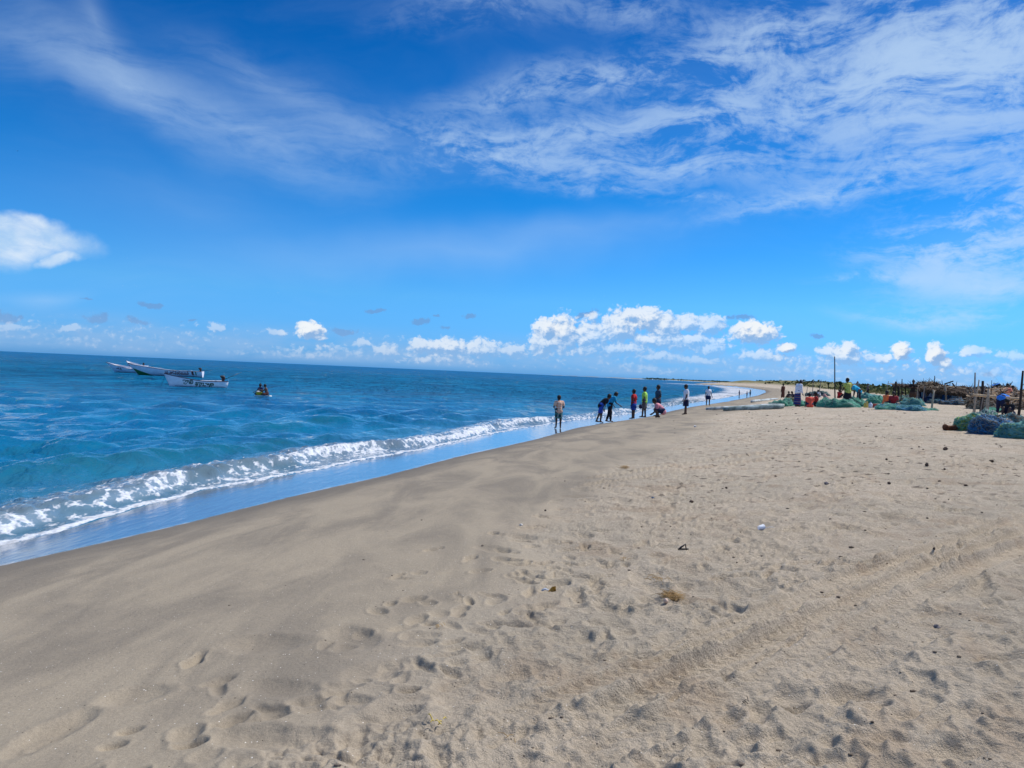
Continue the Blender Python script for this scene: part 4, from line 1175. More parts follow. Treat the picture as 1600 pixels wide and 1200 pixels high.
def make_boat(bow, heading, Lb, beam, free, bowh, label, text=None, ink='navy', tx=.3, tsize=.5, engine=True, extras=(), rk=.12):
    """bow: point on the water below the stem; the hull runs from there along heading (radians, world) to the transom"""
    root = empty('fishing_boat', bow, heading, label, 'boat', None)
    # local: +X from bow to stern, +Y to the far side, keel near z=0
    ns = 22; nr = 9
    def station(u):
        u = max(0.0, min(1.0, u))
        w = beam / 2 * (1 - (1 - min(1, u / .45)) ** 2.2) * (1 - .10 * max(0, (u - .6) / .4) ** 2)
        sheer = free + (bowh - free) * (1 - min(1, u / .62)) ** 1.9 + .03 * max(0, (u - .7) / .3)
        keel = -.12
        return max(w, .012), sheer, min(keel, sheer - .03)
    def xof(u, v):                      # raked stem: the sheer starts ahead of the waterline
        rake = Lb * rk * (1 - min(1, u / .30)) ** 1.2
        return u * Lb - rake * v
    def side(u, v, sg):
        w, sh, ke = station(u)
        z = ke + (sh - ke) * v
        y = w * (math.sin(min(1, v * 1.02) ** .62 * math.pi / 2)) * (0.90 + .10 * v)
        return Vector((xof(u, v), sg * y, z))
    for sg, nm in ((-1, 'hull'),):
        vs = []; fs = []
        for i in range(ns + 1):
            u = (i / ns) ** 1.35
            prof = [side(u, v, -1) for v in [1 - k / nr for k in range(nr)]] + [side(u, 0, 1)] + [side(u, (k + 1) / nr, 1) for k in range(nr)]
            vs += prof
        m_ = 2 * nr + 1
        for i in range(ns):
            for k in range(m_ - 1):
                fs.append((i * m_ + k, i * m_ + k + 1, (i + 1) * m_ + k + 1, (i + 1) * m_ + k))
        fs.append(tuple(ns * m_ + k for k in range(m_)))       # transom
        me = bpy.data.meshes.new('hull'); me.from_pydata([tuple(v) for v in vs], [], fs); me.update()
        me.polygons.foreach_set('use_smooth', [True] * (len(fs) - 1) + [False])
        me.materials.append(HULL)
        h = link('hull', me, None, root)
        so = h.modifiers.new('thick', 'SOLIDIFY'); so.thickness = .04; so.offset = 0
    # gunwale strips and dark line under them
    for sg in (-1, 1):
        pts = [side(i / 24, 1.0, sg) + Vector((0, sg * .015, .015)) for i in range(25)]
        b_ = MB(); b_.tube(pts, .040, 6); b_.build('gunwale', HULL if sg > 0 else DARKIN, root)
        pts = [side(i / 24, .22 if i else .3, sg) + Vector((0, sg * .012, 0)) for i in range(2, 25)]
        b_ = MB(); b_.tube(pts, .022, 5); b_.build('rubbing_strake', DARKIN, root)
    # inside deck, thwarts, foredeck
    vs = []; fs = []
    for i in range(13):
        u = .10 + .89 * i / 12
        a = side(u, .45, -1); c = side(u, .45, 1)
        vs += [(a.x, a.y + .03, a.z), (c.x, c.y - .03, c.z)]
    for i in range(12): fs.append((2 * i, 2 * i + 2, 2 * i + 3, 2 * i + 1))
    me = bpy.data.meshes.new('floor_deck'); me.from_pydata(vs, [], fs); me.update(); link('floor_deck', me, BOATIN, root)
    for u in (.30, .48, .66, .82):
        w, sh, ke = station(u)
        b_ = MB(); b_.box((u * Lb, 0, sh - .10), (.24, 2 * w - .08, .05)); b_.build('thwart', HULL, root, smooth=False)
    vs = []; fs = []
    for i in range(6):
        u = .002 + .14 * i / 5
        a = side(u, .97, -1); c = side(u, .97, 1); vs += [tuple(a), tuple(c)]
    for i in range(5): fs.append((2 * i, 2 * i + 2, 2 * i + 3, 2 * i + 1))
    me = bpy.data.meshes.new('foredeck'); me.from_pydata(vs, [], fs); me.update(); link('foredeck', me, HULL, root)
    if engine:
        w, sh, ke = station(.97)
        e_ = MB(); ex = Lb * .955
        e_.ball((ex, 0, sh + .42), (.22, .17, .16), 12, 8); e_.ball((ex - .16, 0, sh + .48), (.12, .13, .10), 10, 6)
        e_.build('engine_cover', ENG, root)
        e_ = MB(); e_.box((ex + .03, 0, sh + .18), (.20, .18, .36), taper=1.3); e_.ball((ex + .10, -.12, sh + .28), .10, 8, 6); e_.build('engine_block', ENGR, root, smooth=False)
        if engine == 'longtail':
            e_ = MB(); e_.tube([(ex + .1, 0, sh + .18), (ex + 1.9, .1, sh + .95)], [.028, .018], 6); e_.build('tail_shaft', ENG, root)
        elif engine == 'flat':
            e_ = MB(); e_.tube([(ex + .1, 0, sh + .16), (ex + 1.7, .1, sh + .25)], [.028, .015], 6); e_.build('tail_shaft', ENG, root)
    if text:
        cu = bpy.data.curves.new('lettering', 'FONT'); cu.body = text; cu.size = tsize; cu.extrude = 0; cu.resolution_u = 3; cu.offset = .022
        to = bpy.data.objects.new('t', cu); C.objects.link(to)
        me = bpy.data.meshes.new_from_object(to.evaluated_get(bpy.context.evaluated_depsgraph_get()))
        bpy.data.objects.remove(to)
        bm = bmesh.new(); bm.from_mesh(me)
        bmesh.ops.triangulate(bm, faces=bm.faces)
        bmesh.ops.subdivide_edges(bm, edges=[e for e in bm.edges if e.calc_length() > .12], cuts=1)
        for v in bm.verts:
            X_ = v.co.x + tx * Lb; u = max(.01, X_ / Lb)
            for _ in range(6):
                w, sh, ke = station(u)
                zz = sh - .07 - tsize * .74 + v.co.y
                vv = min(.98, max(.05, (zz - ke) / (sh - ke)))
                u = max(.008, (X_ + Lb * rk * (1 - min(1, u / .30)) ** 1.2 * vv) / Lb)
            p = side(u, vv, -1)
            v.co = Vector((X_, p.y - .035, zz))
        bm.to_mesh(me); bm.free(); me.name = 'lettering'
        me.materials.clear()
        link('lettering', me, INK[ink], root)
    for kind in extras:
        if kind == 'green_bow':
            vs = []; fs = []
            for i in range(9):
                u = .012 + .24 * i / 8; top = .66 - .55 * i / 8
                for k in range(7):
                    a = side(u, .02 + (max(.03, top) - .02) * k / 6, -1); vs.append((a.x, a.y - .034, a.z))
            for i in range(8):
                for k in range(6):
                    q = i * 7 + k; fs.append((q, q + 7, q + 8, q + 1))
            me = bpy.data.meshes.new('green_bow_panel'); me.from_pydata(vs, [], fs); me.update(); link('green_bow_panel', me, GREENP, root)
        if kind == 'stripes':
            for u0, mt_ in ((.845, INK['black']), (.865, HULL), (.888, GREENP), (.83, INK['red'])):
                vs = []; fs = []
                for i in range(7):
                    v = .98 - .86 * i / 6
                    for du in (0, .018):
                        p = side(u0 + du + .022 * i / 6, v, -1); vs.append((p.x, p.y - .026, p.z))
                for i in range(6): fs.append((2 * i, 2 * i + 2, 2 * i + 3, 2 * i + 1))
                me = bpy.data.meshes.new('painted_stripe'); me.from_pydata(vs, [], fs); me.update(); link('painted_stripe', me, mt_, root)
        if kind == 'rope':
            a = side(.005, .9, -1)
            b_ = MB(); b_.tube([a, a + Vector((-.12, 0, -.45)), a + Vector((-.30, 0, -.95)), a + Vector((-.65, 0, -1.5))], .012, 4); b_.build('anchor_rope', DARKIN, root)
        if kind == 'gear':
            for q in range(7):
                b_ = MB(); u = random.uniform(.45, .9); w, sh, ke = station(u)
                b_.box((u * Lb, random.uniform(-.3, .3) * w, sh - .02), (random.uniform(.15, .5), .2, .14), Euler((0, 0, random.random())))
                b_.build('gear_bundle', random.choice([HULL, DARKIN, BOATIN]), root, smooth=False)
        if kind == 'red_marks':
            for q in range(5):
                u = .20 + q * .11; p = side(u, .72, -1)
                b_ = MB(); b_.box((p.x, p.y - .035, p.z - .02), (.42, .012, .16), Euler((0, 0.06, 0))); b_.build('painted_mark', INK['red' if q % 3 else 'navy'], root, smooth=False)
    return root

def boat_between(bowpx, sternpx, d0, d1, **kw):
    a = at_d(bowpx, d0); b = at_d(sternpx, d1); a.z = b.z = .02
    v = b - a
    return make_boat(a, math.atan2(v.y, v.x), v.length, **kw)
boat_between(266, 351, 70, 73.5, beam=1.6, free=.60, bowh=1.22, label='nearest white boat with dark green lettering and a long motor shaft', text='\u0b9c\u0bc2 \u0b8f\u0bb0\u0b9f\u0bc1\u0b92', ink='green', tx=.17, tsize=.50, engine='longtail', extras=('rope', 'gear'))
boat_between(216, 316, 110, 112, beam=2.0, free=.84, bowh=1.62, label='longest white boat with green bow panel, red lettering and slanted stripes by the stern', text='\u0bae.\u0b9a\u0bc6\u0bb2\u0bcd\u0bb5\u0bae\u0bcd', ink='red', tx=.42, tsize=.58, engine='flat', extras=('green_bow', 'stripes', 'gear'), rk=.17)
boat_between(180, 240, 122, 119, beam=1.9, free=.62, bowh=1.55, label='leftmost white boat with RETONA in dark letters behind the green-bowed boat', text='RETON A', ink='navy', tx=-.05, tsize=.60, engine=True, rk=.27)
boat_between(200, 224, 156, 151, beam=1.8, free=.95, bowh=1.75, label='farthest small boat with red and blue marks showing above the green-bowed one', engine=True, extras=('red_marks',), rk=.2)

# raft with two men
rp = world_point(411, 620.5, 0.03)
rf = empty('float_raft', rp, R(4), 'small white foam raft carrying two people near the anchored boats', 'raft')
b_ = MB(); b_.box((0, 0, .07), (1.15, .75, .16), taper=.94); o_ = b_.build('foam_slab', simple('foam', (.62, .64, .62), .8, .12, 6, .01), rf, smooth=False)
b_ = MB(); b_.tube([(-.52, -.2, .165), (.52, -.2, .165)], .02, 6); b_.tube([(-.52, .2, .165), (.52, .2, .165)], .02, 6); b_.build('lashing', DARKIN, rf)
tub = empty('tub', rp + Vector((-.22, -.18, .16)), 0, 'yellow plastic tub with white lid on the raft', 'tub')
b_ = MB(); b_.tube([(0, 0, 0), (0, 0, .02), (0, 0, .16), (0, 0, .22)], [.17, .21, .25, .26], 20); b_.build('tub_body', simple('yellow_plastic', (.65, .42, .02), .4, .12, 5), tub)
b_ = MB(); b_.tube([(-.06, 0, .225), (-.06, 0, .27), (-.06, 0, .32)], [.19, .17, .06], 18); b_.build('lid', simple('white_plastic', (.8, .78, .72), .4, .05, 5), tub)
pr_ = person(rp + Vector((-.20, .16, .15)), 150, 'person in dark blue shirt sitting on the left of the raft behind the yellow tub', 1.6, lean=10, sit='cross', top=dblue, bottom=dblue, arms=((40, 14, 40), (40, 14, 40)))
pr_ = person(rp + Vector((.30, -.02, .15)), 110, 'shirtless person sitting on the right of the raft holding a long pole', 1.6, lean=14, sit='cross', bottom=col_mat((.06, .02, .02)), skin=SKIN2, arms=((70, 12, 50), (55, 10, 30)))
b_ = MB(); b_.tube([(-.16, -.32, 1.10), (.50, -.25, .2), (.68, -.23, -.05)], [.014, .018, .022], 6)
o_ = b_.build('punting_pole', simple('dark_pole', (.05, .04, .05), .7), None, rp); tag(o_, 'long thin dark pole held slanting across the raft', 'pole')

# ================================================================ fishing nets
def net_mat(name, c1, c2, c3, sc=6.0):
    mt, N, bs = material(name)
    pos = N.new('ShaderNodeTexCoord').outputs['Object']
    n = N.noise(pos, 2.2, 4, .6, .8); n2 = N.noise(pos, sc * 4, 5, .75, 1.2)
    v = N.voro(pos, sc * 4.5, 1.0, 'DISTANCE_TO_EDGE')
    c = N.mix(N.smooth(n, .35, .65), c1, c2)
    c = N.mix(N.smooth(n2, .50, .68, 0, .7), c, c3)
    c = N.mix(N.smooth(n2, .48, .34, 0, .75), c, tuple(q * .28 for q in c1))
    c = N.mix(N.smooth(v, .05, .0, 0, .5), c, c3)
    N.put(bs.inputs['Base Color'], c)
    bs.inputs['Roughness'].default_value = .75
    N.put(bs.inputs['Normal'], N.bump(N.math('ADD', n2, N.math('MULTIPLY', n, .5)), 1.0, .08))
    return mt
NET_GREEN = net_mat('net_green', (.015, .22, .14), (.03, .30, .20), (.20, .50, .38))
NET_TEAL = net_mat('net_teal', (.015, .17, .19), (.035, .25, .24), (.18, .44, .44))
NET_DARK = net_mat('net_dark_teal', (.015, .045, .055), (.03, .08, .08), (.09, .16, .15))
NET_BLUE = net_mat('net_blue', (.008, .10, .26), (.012, .15, .32), (.10, .32, .48))
NET_OLIVE = net_mat('net_olive', (.04, .16, .06), (.34, .36, .03), (.50, .52, .12))
NET_MURK = net_mat('net_slate', (.03, .05, .07), (.05, .07, .08), (.12, .16, .17))
STR = {k: simple('strand_' + k, c, .7, .2, 4) for k, c in (('green', (.16, .45, .33)), ('teal', (.16, .42, .45)), ('blue', (.06, .26, .52)), ('pale', (.42, .48, .46)), ('olive', (.42, .48, .08)), ('brown', (.22, .16, .11)))}

def net_mound(loc, rx, ry, h, mat, label, seed, strands=(('green', 24),), rot=0.0, lumpy=.22, res=(44, 16), sr=.007, noise_s=2.2, slen=16, flat=.65):
    root = empty('fishing_net', loc, rot, label, 'fishing net', 'fishing nets heaped on the sand')
    rs = random.Random(seed)
    nu, nv = res
    ph = [rs.uniform(0, 6.28) for _ in range(6)]
    def surf(a, v):
        """a angle, v 0 at the foot to 1 on top"""
        r_ = math.cos(v * math.pi / 2) ** flat
        lump = 1 + lumpy * (.5 * math.sin(2 * a + ph[0]) + .35 * math.sin(3 * a + ph[1] + 3 * v) + .25 * math.sin(5 * a + ph[2] - 4 * v) + .15 * math.sin(9 * a + ph[3] + 5 * v))
        x = rx * r_ * math.cos(a) * lump; y = ry * r_ * math.sin(a) * lump
        fr_ = 3.2 / max(rx, .3)
        z = h * math.sin(v * math.pi / 2) ** .8 * (.84 + lumpy * (.9 * math.sin(x * fr_ + ph[4]) * math.cos(y * fr_ * .8 + ph[5]) + .55 * math.sin(x * fr_ * 2.3 + y * 3 + ph[2]) + .35 * math.sin(x * fr_ * 4.7 - y * 5 + ph[1])))
        return Vector((x, y, z - .03))
    vs = []; fs = []
    for j in range(nv):
        v = j / nv
        for i in range(nu):
            a = 2 * math.pi * i / nu
            p = surf(a, v); k = .055 * min(1, h * 2)
            vs.append((p.x + rs.uniform(-k, k) * .6, p.y + rs.uniform(-k, k) * .6, p.z + rs.uniform(-k, k) * (v > 0) * .6))
    vs.append(tuple(surf(0, 1.0)))
    for j in range(nv - 1):
        for i in range(nu):
            i2 = (i + 1) % nu
            fs.append((j * nu + i, j * nu + i2, (j + 1) * nu + i2, (j + 1) * nu + i))
    for i in range(nu): fs.append(((nv - 1) * nu + i, (nv - 1) * nu + (i + 1) % nu, nv * nu))
    me = bpy.data.meshes.new('net_heap'); me.from_pydata(vs, [], fs); me.update()
    me.polygons.foreach_set('use_smooth', [True] * len(fs))
    link('net_heap', me, mat, root)
    for kc, n in strands:
        b_ = MB()
        for q in range(n):
            a = rs.uniform(0, 6.28); v = rs.uniform(.02, .9); da = rs.uniform(-.5, .5); dv = rs.uniform(-.12, .12)
            pts = []
            for w in range(slen):
                da += rs.uniform(-.35, .35); dv += rs.uniform(-.2, .2)
                da *= .85; dv *= .8
                a += da * .35; v = min(.97, max(.0, v + dv * .3))
                p = surf(a, v); lift = .012 + .07 * rs.random() ** 2
                nrm = Vector((p.x / rx ** 2, p.y / ry ** 2, (p.z + .03) / h ** 2)).normalized()
                pts.append(p + nrm * lift)
            b_.tube(pts, sr, 3, False)
        o = b_.build('net_strands', STR[kc], root); o['kind'] = 'stuff'
    return root

def mound_px(pxc, pyb, wpx, hpx, mat, label, seed, **kw):
    r_y = kw.get('ry', None)
    p = at(pxc, pyb) if pyb > 500 else at_d(pxc, pyb); k = p.y / FPX
    p = at_d(pxc, p.y + (r_y or max(.6, wpx * k / 2 * .75)))
    r0 = wpx * k / 2 * 1.1
    p.z = float(base_z(p.x, p.y))
    return net_mound(p, r0, kw.pop('ry', max(.6, r0 * .75)), hpx * k * .9, mat, label, seed, **kw)
mound_px(1222, 636, 36, 14, NET_GREEN, 'leftmost green net heap beside the long grey logs', 1, strands=(('green', 40), ('pale', 20)))
mound_px(1213, 636.3, 18, 10, NET_DARK, 'small dark teal net heap at the right end of the grey logs', 2, strands=(('teal', 24),))
mound_px(1236, 633, 18, 15, net_mat('net_straw', (.16, .13, .07), (.22, .19, .10), (.30, .30, .20)), 'straw-coloured net heap between the leftmost green heap and the striped wrap', 3, strands=(('olive', 16), ('pale', 10)))
mound_px(1256, 635, 22, 10, NET_GREEN, 'low green net heap between the striped wrap and the coral red shirt', 4, strands=(('green', 24),))
mound_px(1309, 637, 58, 17, NET_GREEN, 'broad bright green net heap right of the coral red shirt', 5, strands=(('green', 90), ('pale', 25)), flat=.8)
mound_px(1335, 635.3, 34, 16, NET_GREEN, 'rounded green net heap in front of the yellow checked shirt', 6, strands=(('green', 60), ('pale', 16)))
mound_px(1366, 631, 26, 13, NET_GREEN, 'green net heap left of the seated orange shirt', 7, strands=(('green', 40),))
mound_px(1348, 623, 16, 11, NET_TEAL, 'small teal net heap behind the bent sky blue shirt', 8, strands=(('teal', 16),))
mound_px(1358, 622, 34, 8, NET_TEAL, 'far low teal net heap in front of the grassy dune', 9, strands=(('teal', 16),))
mound_px(1278, 619, 28, 10, NET_DARK, 'far dark net heap beside the seated white shirt', 10, strands=(('teal', 16),))
mound_px(1262, 619, 10, 7, NET_DARK, 'tiny dark net heap behind the striped wrap', 11, strands=(('teal', 8),))
mound_px(1407, 641, 66, 9, NET_GREEN, 'long low green and blue net heap in front of the seated orange and red shirts', 12, strands=(('green', 70), ('blue', 50), ('pale', 20)), flat=.5)
mound_px(1422, 642, 34, 10, NET_TEAL, 'bluish teal end of the nets in front of the tall dark figure', 13, strands=(('teal', 50), ('blue', 30)))
mound_px(1425, 634.5, 34, 14, NET_TEAL, 'teal net heap at the feet of the tall dark figure', 14, strands=(('teal', 40), ('olive', 10)))
mound_px(1405, 629, 40, 13, NET_DARK, 'dull green net heap behind the seated red shirt', 15, strands=(('green', 24), ('brown', 10)))
mound_px(1449, 641, 20, 3, NET_GREEN, 'thin green net trailing across the sand to the forked post', 16, strands=(('green', 40),), flat=.35)
mound_px(1461, 631, 22, 8, NET_MURK, 'slate grey net heap behind the forked post', 17, strands=(('teal', 20),))
mound_px(1486, 633, 34, 12, NET_MURK, 'wide dark net heap under the palm-leaf roof left of its last post', 18, strands=(('blue', 20), ('brown', 16)))
mound_px(1503, 633, 24, 9, NET_DARK, 'dark teal net heap under the right end of the palm-leaf roof', 19, strands=(('teal', 20),))
mound_px(1447, 630, 30, 12, net_mat('net_navy', (.01, .018, .06), (.02, .03, .08), (.06, .07, .14)), 'navy net heap in the deep shade under the left half of the roof', 20, strands=(('blue', 14),))
# the big pile at the right edge
mound_px(1551, 645, 30, 9, net_mat('net_mint', (.02, .26, .15), (.03, .34, .20), (.16, .5, .36)), 'mint green net bundle on top at the back of the big right pile', 21, strands=(('green', 24),), ry=.5)
mound_px(1536, 664, 46, 22, NET_MURK, 'pale grey-green loose net behind the olive heap of the big right pile', 22, strands=(('pale', 190), ('green', 60)), sr=.006, slen=22)
mound_px(1518, 674.5, 44, 29, NET_OLIVE, 'olive and green net heap at the left end of the big right pile', 23, strands=(('olive', 120), ('green', 170), ('pale', 50)), sr=.0055, slen=24, res=(60, 22), ry=.42, flat=.38, lumpy=.13)
mound_px(1551, 680, 58, 34, NET_BLUE, 'bright blue net heap in the middle of the big right pile', 24, strands=(('blue', 120), ('pale', 60), ('brown', 40)), sr=.005, slen=24, res=(64, 24), ry=.45, flat=.38, lumpy=.13)
mound_px(1584, 678, 52, 33, net_mat('net_mixed', (.02, .07, .13), (.07, .07, .07), (.14, .24, .26)), 'brownish blue net heap just right of the bright blue one', 25, strands=(('brown', 150), ('teal', 130), ('pale', 60)), sr=.005, slen=24, res=(60, 24), ry=.42, flat=.38, lumpy=.13)
mound_px(1607, 686.5, 86, 28, NET_TEAL, 'teal net heap cut by the right edge of the picture', 26, strands=(('teal', 260), ('green', 90), ('olive', 50)), sr=.005, slen=24, res=(64, 24), ry=.42, flat=.38, lumpy=.13)

# ================================================================ timber, poles, roofs
WOODG = simple('weathered_wood', (.24, .21, .18), .9, .3, 6, .02, .15)
WOODP = simple('pale_wood', (.42, .34, .25), .85, .25, 6, .01, .15)
WOODD = simple('dark_wood', (.045, .035, .03), .9, .3, 6, .01, .15)
BARK = simple('reddish_bark', (.13, .052, .028), .9, .35, 7, .02, .15)
GREYLOG = simple('green_grey_log', (.34, .42, .42), .85, .3, 2.5, .02, .15, color2=(.10, .14, .135))
PALELOG = simple('bleached_log', (.66, .70, .70), .85, .2, 3, .02, .15, color2=(.20, .24, .24))

def log_px(pa, da, pb, db, ra, rb, mat, label, lift=0.0, cat='log', name='log'):
    a = at_d(pa, da); b = at_d(pb, db)
    za = float(base_z(a.x, a.y)) + ra * .8 + lift; zb = float(base_z(b.x, b.y)) + rb * .8 + lift
    o = MB(); n = 12; pts = []; rad = []
    for i in range(n + 1):
        t = i / n
        pts.append(((b.x - a.x) * t, (b.y - a.y) * t + .03 * math.sin(t * 7), zb * t + za * (1 - t) - za + .012 * math.sin(t * 11)))
        rad.append((ra + (rb - ra) * t) * (1.0 if mat is not BARK else (1.25 if i == 1 else .8 + .25 * t)) * (1 + .05 * math.sin(t * 7 + pa) + .04 * math.sin(t * 17)) * (.72 if i in (0, n) else 1))
    o.tube(pts, rad, 10)
    q = o.build(name, mat, None, (a.x, a.y, za)); return tag(q, label, cat)
log_px(1103, 47.6, 1224, 49, .11, .13, PALELOG, 'pale bleached log lying behind the green-grey one', .05)
log_px(1130, 45.2, 1223, 46.2, .14, .16, GREYLOG, 'green-grey log lying in front of the pale one')
log_px(1173, 66.5, 1214, 80, .13, .10, PALELOG, 'long pale log far off at the feet of the brown robe')
log_px(1476, at(1476, 673).y, 1502, at(1500, 673).y, .085, .10, BARK, 'short red-brown log sticking out of the big net pile')

def pole(px, d, top_py, r, mat, label, lean=(0, 0), base_py=None, fork=False):
    p = at_d(px, d); z0 = float(base_z(p.x, p.y)) - .15
    dr = ray(px, top_py); ztop = CAM_H + dr.z * d / dr.y
    h = ztop - z0
    k = d / FPX
    o = MB(); n = 7; pts = []; rad = []
    for i in range(n + 1):
        t = i / n
        pts.append((lean[0] * k * t + .012 * math.sin(5 * t + px), lean[1] * t + .010 * math.cos(4 * t + px), h * t)); rad.append(r * (1 - .35 * t))
    o.tube(pts, rad, 8)
    if fork:
        o.tube([pts[-2], (pts[-1][0] + .05, pts[-1][1], pts[-1][2] + .02)], [r * .6, r * .4], 6)
        o.tube([pts[-2], (pts[-1][0] - .06, pts[-1][1], pts[-1][2] + .05)], [r * .6, r * .4], 6)
    q = o.build('pole', mat, None, (p.x, p.y, z0)); tag(q, label, 'pole'); return q
pole(1304, 52, 557, .050, WOODD, 'tallest thin dark pole, standing behind the green nets', lean=(-5, 0))
pole(1267.5, 74, 593, .045, WOODG, 'left of two short grey poles on the beach behind the coral red shirt')
pole(1277, 76, 593, .045, WOODG, 'right of two short grey poles on the beach behind the coral red shirt', lean=(3, 0))
pole(1256.5, 70, 604, .035, WOODG, 'short slanting stick right behind the striped wrap', lean=(3, 0))
pole(1380, 66, 595, .035, WOODG, 'thin slanting stick above the seated orange shirt', lean=(5, 0))
pole(1396.5, 60, 596, .10, WOODD, 'thick dark post left of the brushwood lean-to')
pole(1401.5, 61, 603, .12, WOODD, 'second thick dark post with a sawn top')
pole(1406, 58, 592, .045, WOODD, 'thin dark pole just right of the two thick posts')
pole(1423.5, 72, 592, .04, WOODD, 'thin dark pole rising behind the head of the tall dark figure')
pole(1455.5, 72, 587, .05, WOODD, 'thin dark pole rising through the palm-leaf roof', lean=(1, 0))
pole(1454.5, 40.6, 610, .060, WOODP, 'short forked pale post standing alone at the end of the trailing net', fork=True, lean=(2, 0))
pole(1431, 56, 606, .045, WOODG, 'thin grey post right of the tall dark figure')
pole(1439, 58, 604, .045, WOODG, 'leaning grey post by the dark-clothed people', lean=(3, 0))
pole(1521.5, 36, 582, .045, WOODG, 'tall grey pole of the crossed pair left of the bamboo rail', lean=(0, .1))
pole(1519, 35.4, 593, .040, WOODP, 'slanting pale pole of the crossed pair, lower end to the left', lean=(5, -.1))
pole(1532, 37, 595, .085, WOODD, 'short thick black post with flat top behind the bamboo rail')
pole(1530, 35, 602, .030, WOODG, 'thin leaning stick between the crossed pair and the pale post', lean=(6, 0))
pole(1540.5, 33.5, 608, .075, WOODP, 'stout pale post carrying the bamboo rail', lean=(1.5, 0))
pole(1546, 45, 594, .022, WOODD, 'very thin slanting stick above the rail', lean=(0, 0))
pole(1590, 32.5, 579, .060, WOODD, 'tall black pole at the right edge of the picture', lean=(4, 0))
def bamboo():
    a = at_d(1518, 35.0); b = at_d(1612, 33.0)
    z0 = CAM_H + ray(1521, 617).z * 35 / ray(1521, 617).y; z1 = CAM_H + ray(1604, 624.5).z * 33 / ray(1604, 624.5).y
    o = MB(); pts = []; rad = []
    for i in range(41):
        t = i / 40
        pts.append(((b.x - a.x) * t, (b.y - a.y) * t, (z1 - z0) * t)); rad.append(.052 + (.012 if i % 5 == 0 else 0))
    o.tube(pts, rad, 8)
    q = o.build('bamboo_rail', simple('bamboo', (.60, .42, .25), .6, .2, 5), None, (a.x, a.y, z0)); tag(q, 'long horizontal bamboo rail tied across the posts at the right', 'rail')
bamboo()
# little red and white pennant at the very edge
p = at_d(1597, 32.5); zf = CAM_H + ray(1597, 601).z * 32.5 / ray(1597, 601).y
fl = empty('pennant', (p.x, p.y, zf), 0, 'small pink and red pennant on a bent stick beside the black pole', 'flag')
b_ = MB(); b_.tube([(-.09, 0, -.06), (-.02, 0, .03), (.25, .02, .04)], .012, 5); b_.build('stick', WOODD, fl)
me = bpy.data.meshes.new('cloth'); me.from_pydata([(-.02, 0, .03), (.24, .02, .05), (.26, .05, .16), (.05, .02, .13)], [], [(0, 1, 2, 3)]); link('cloth', me, simple('pennant_cloth', (.7, .2, .25), .8), fl)

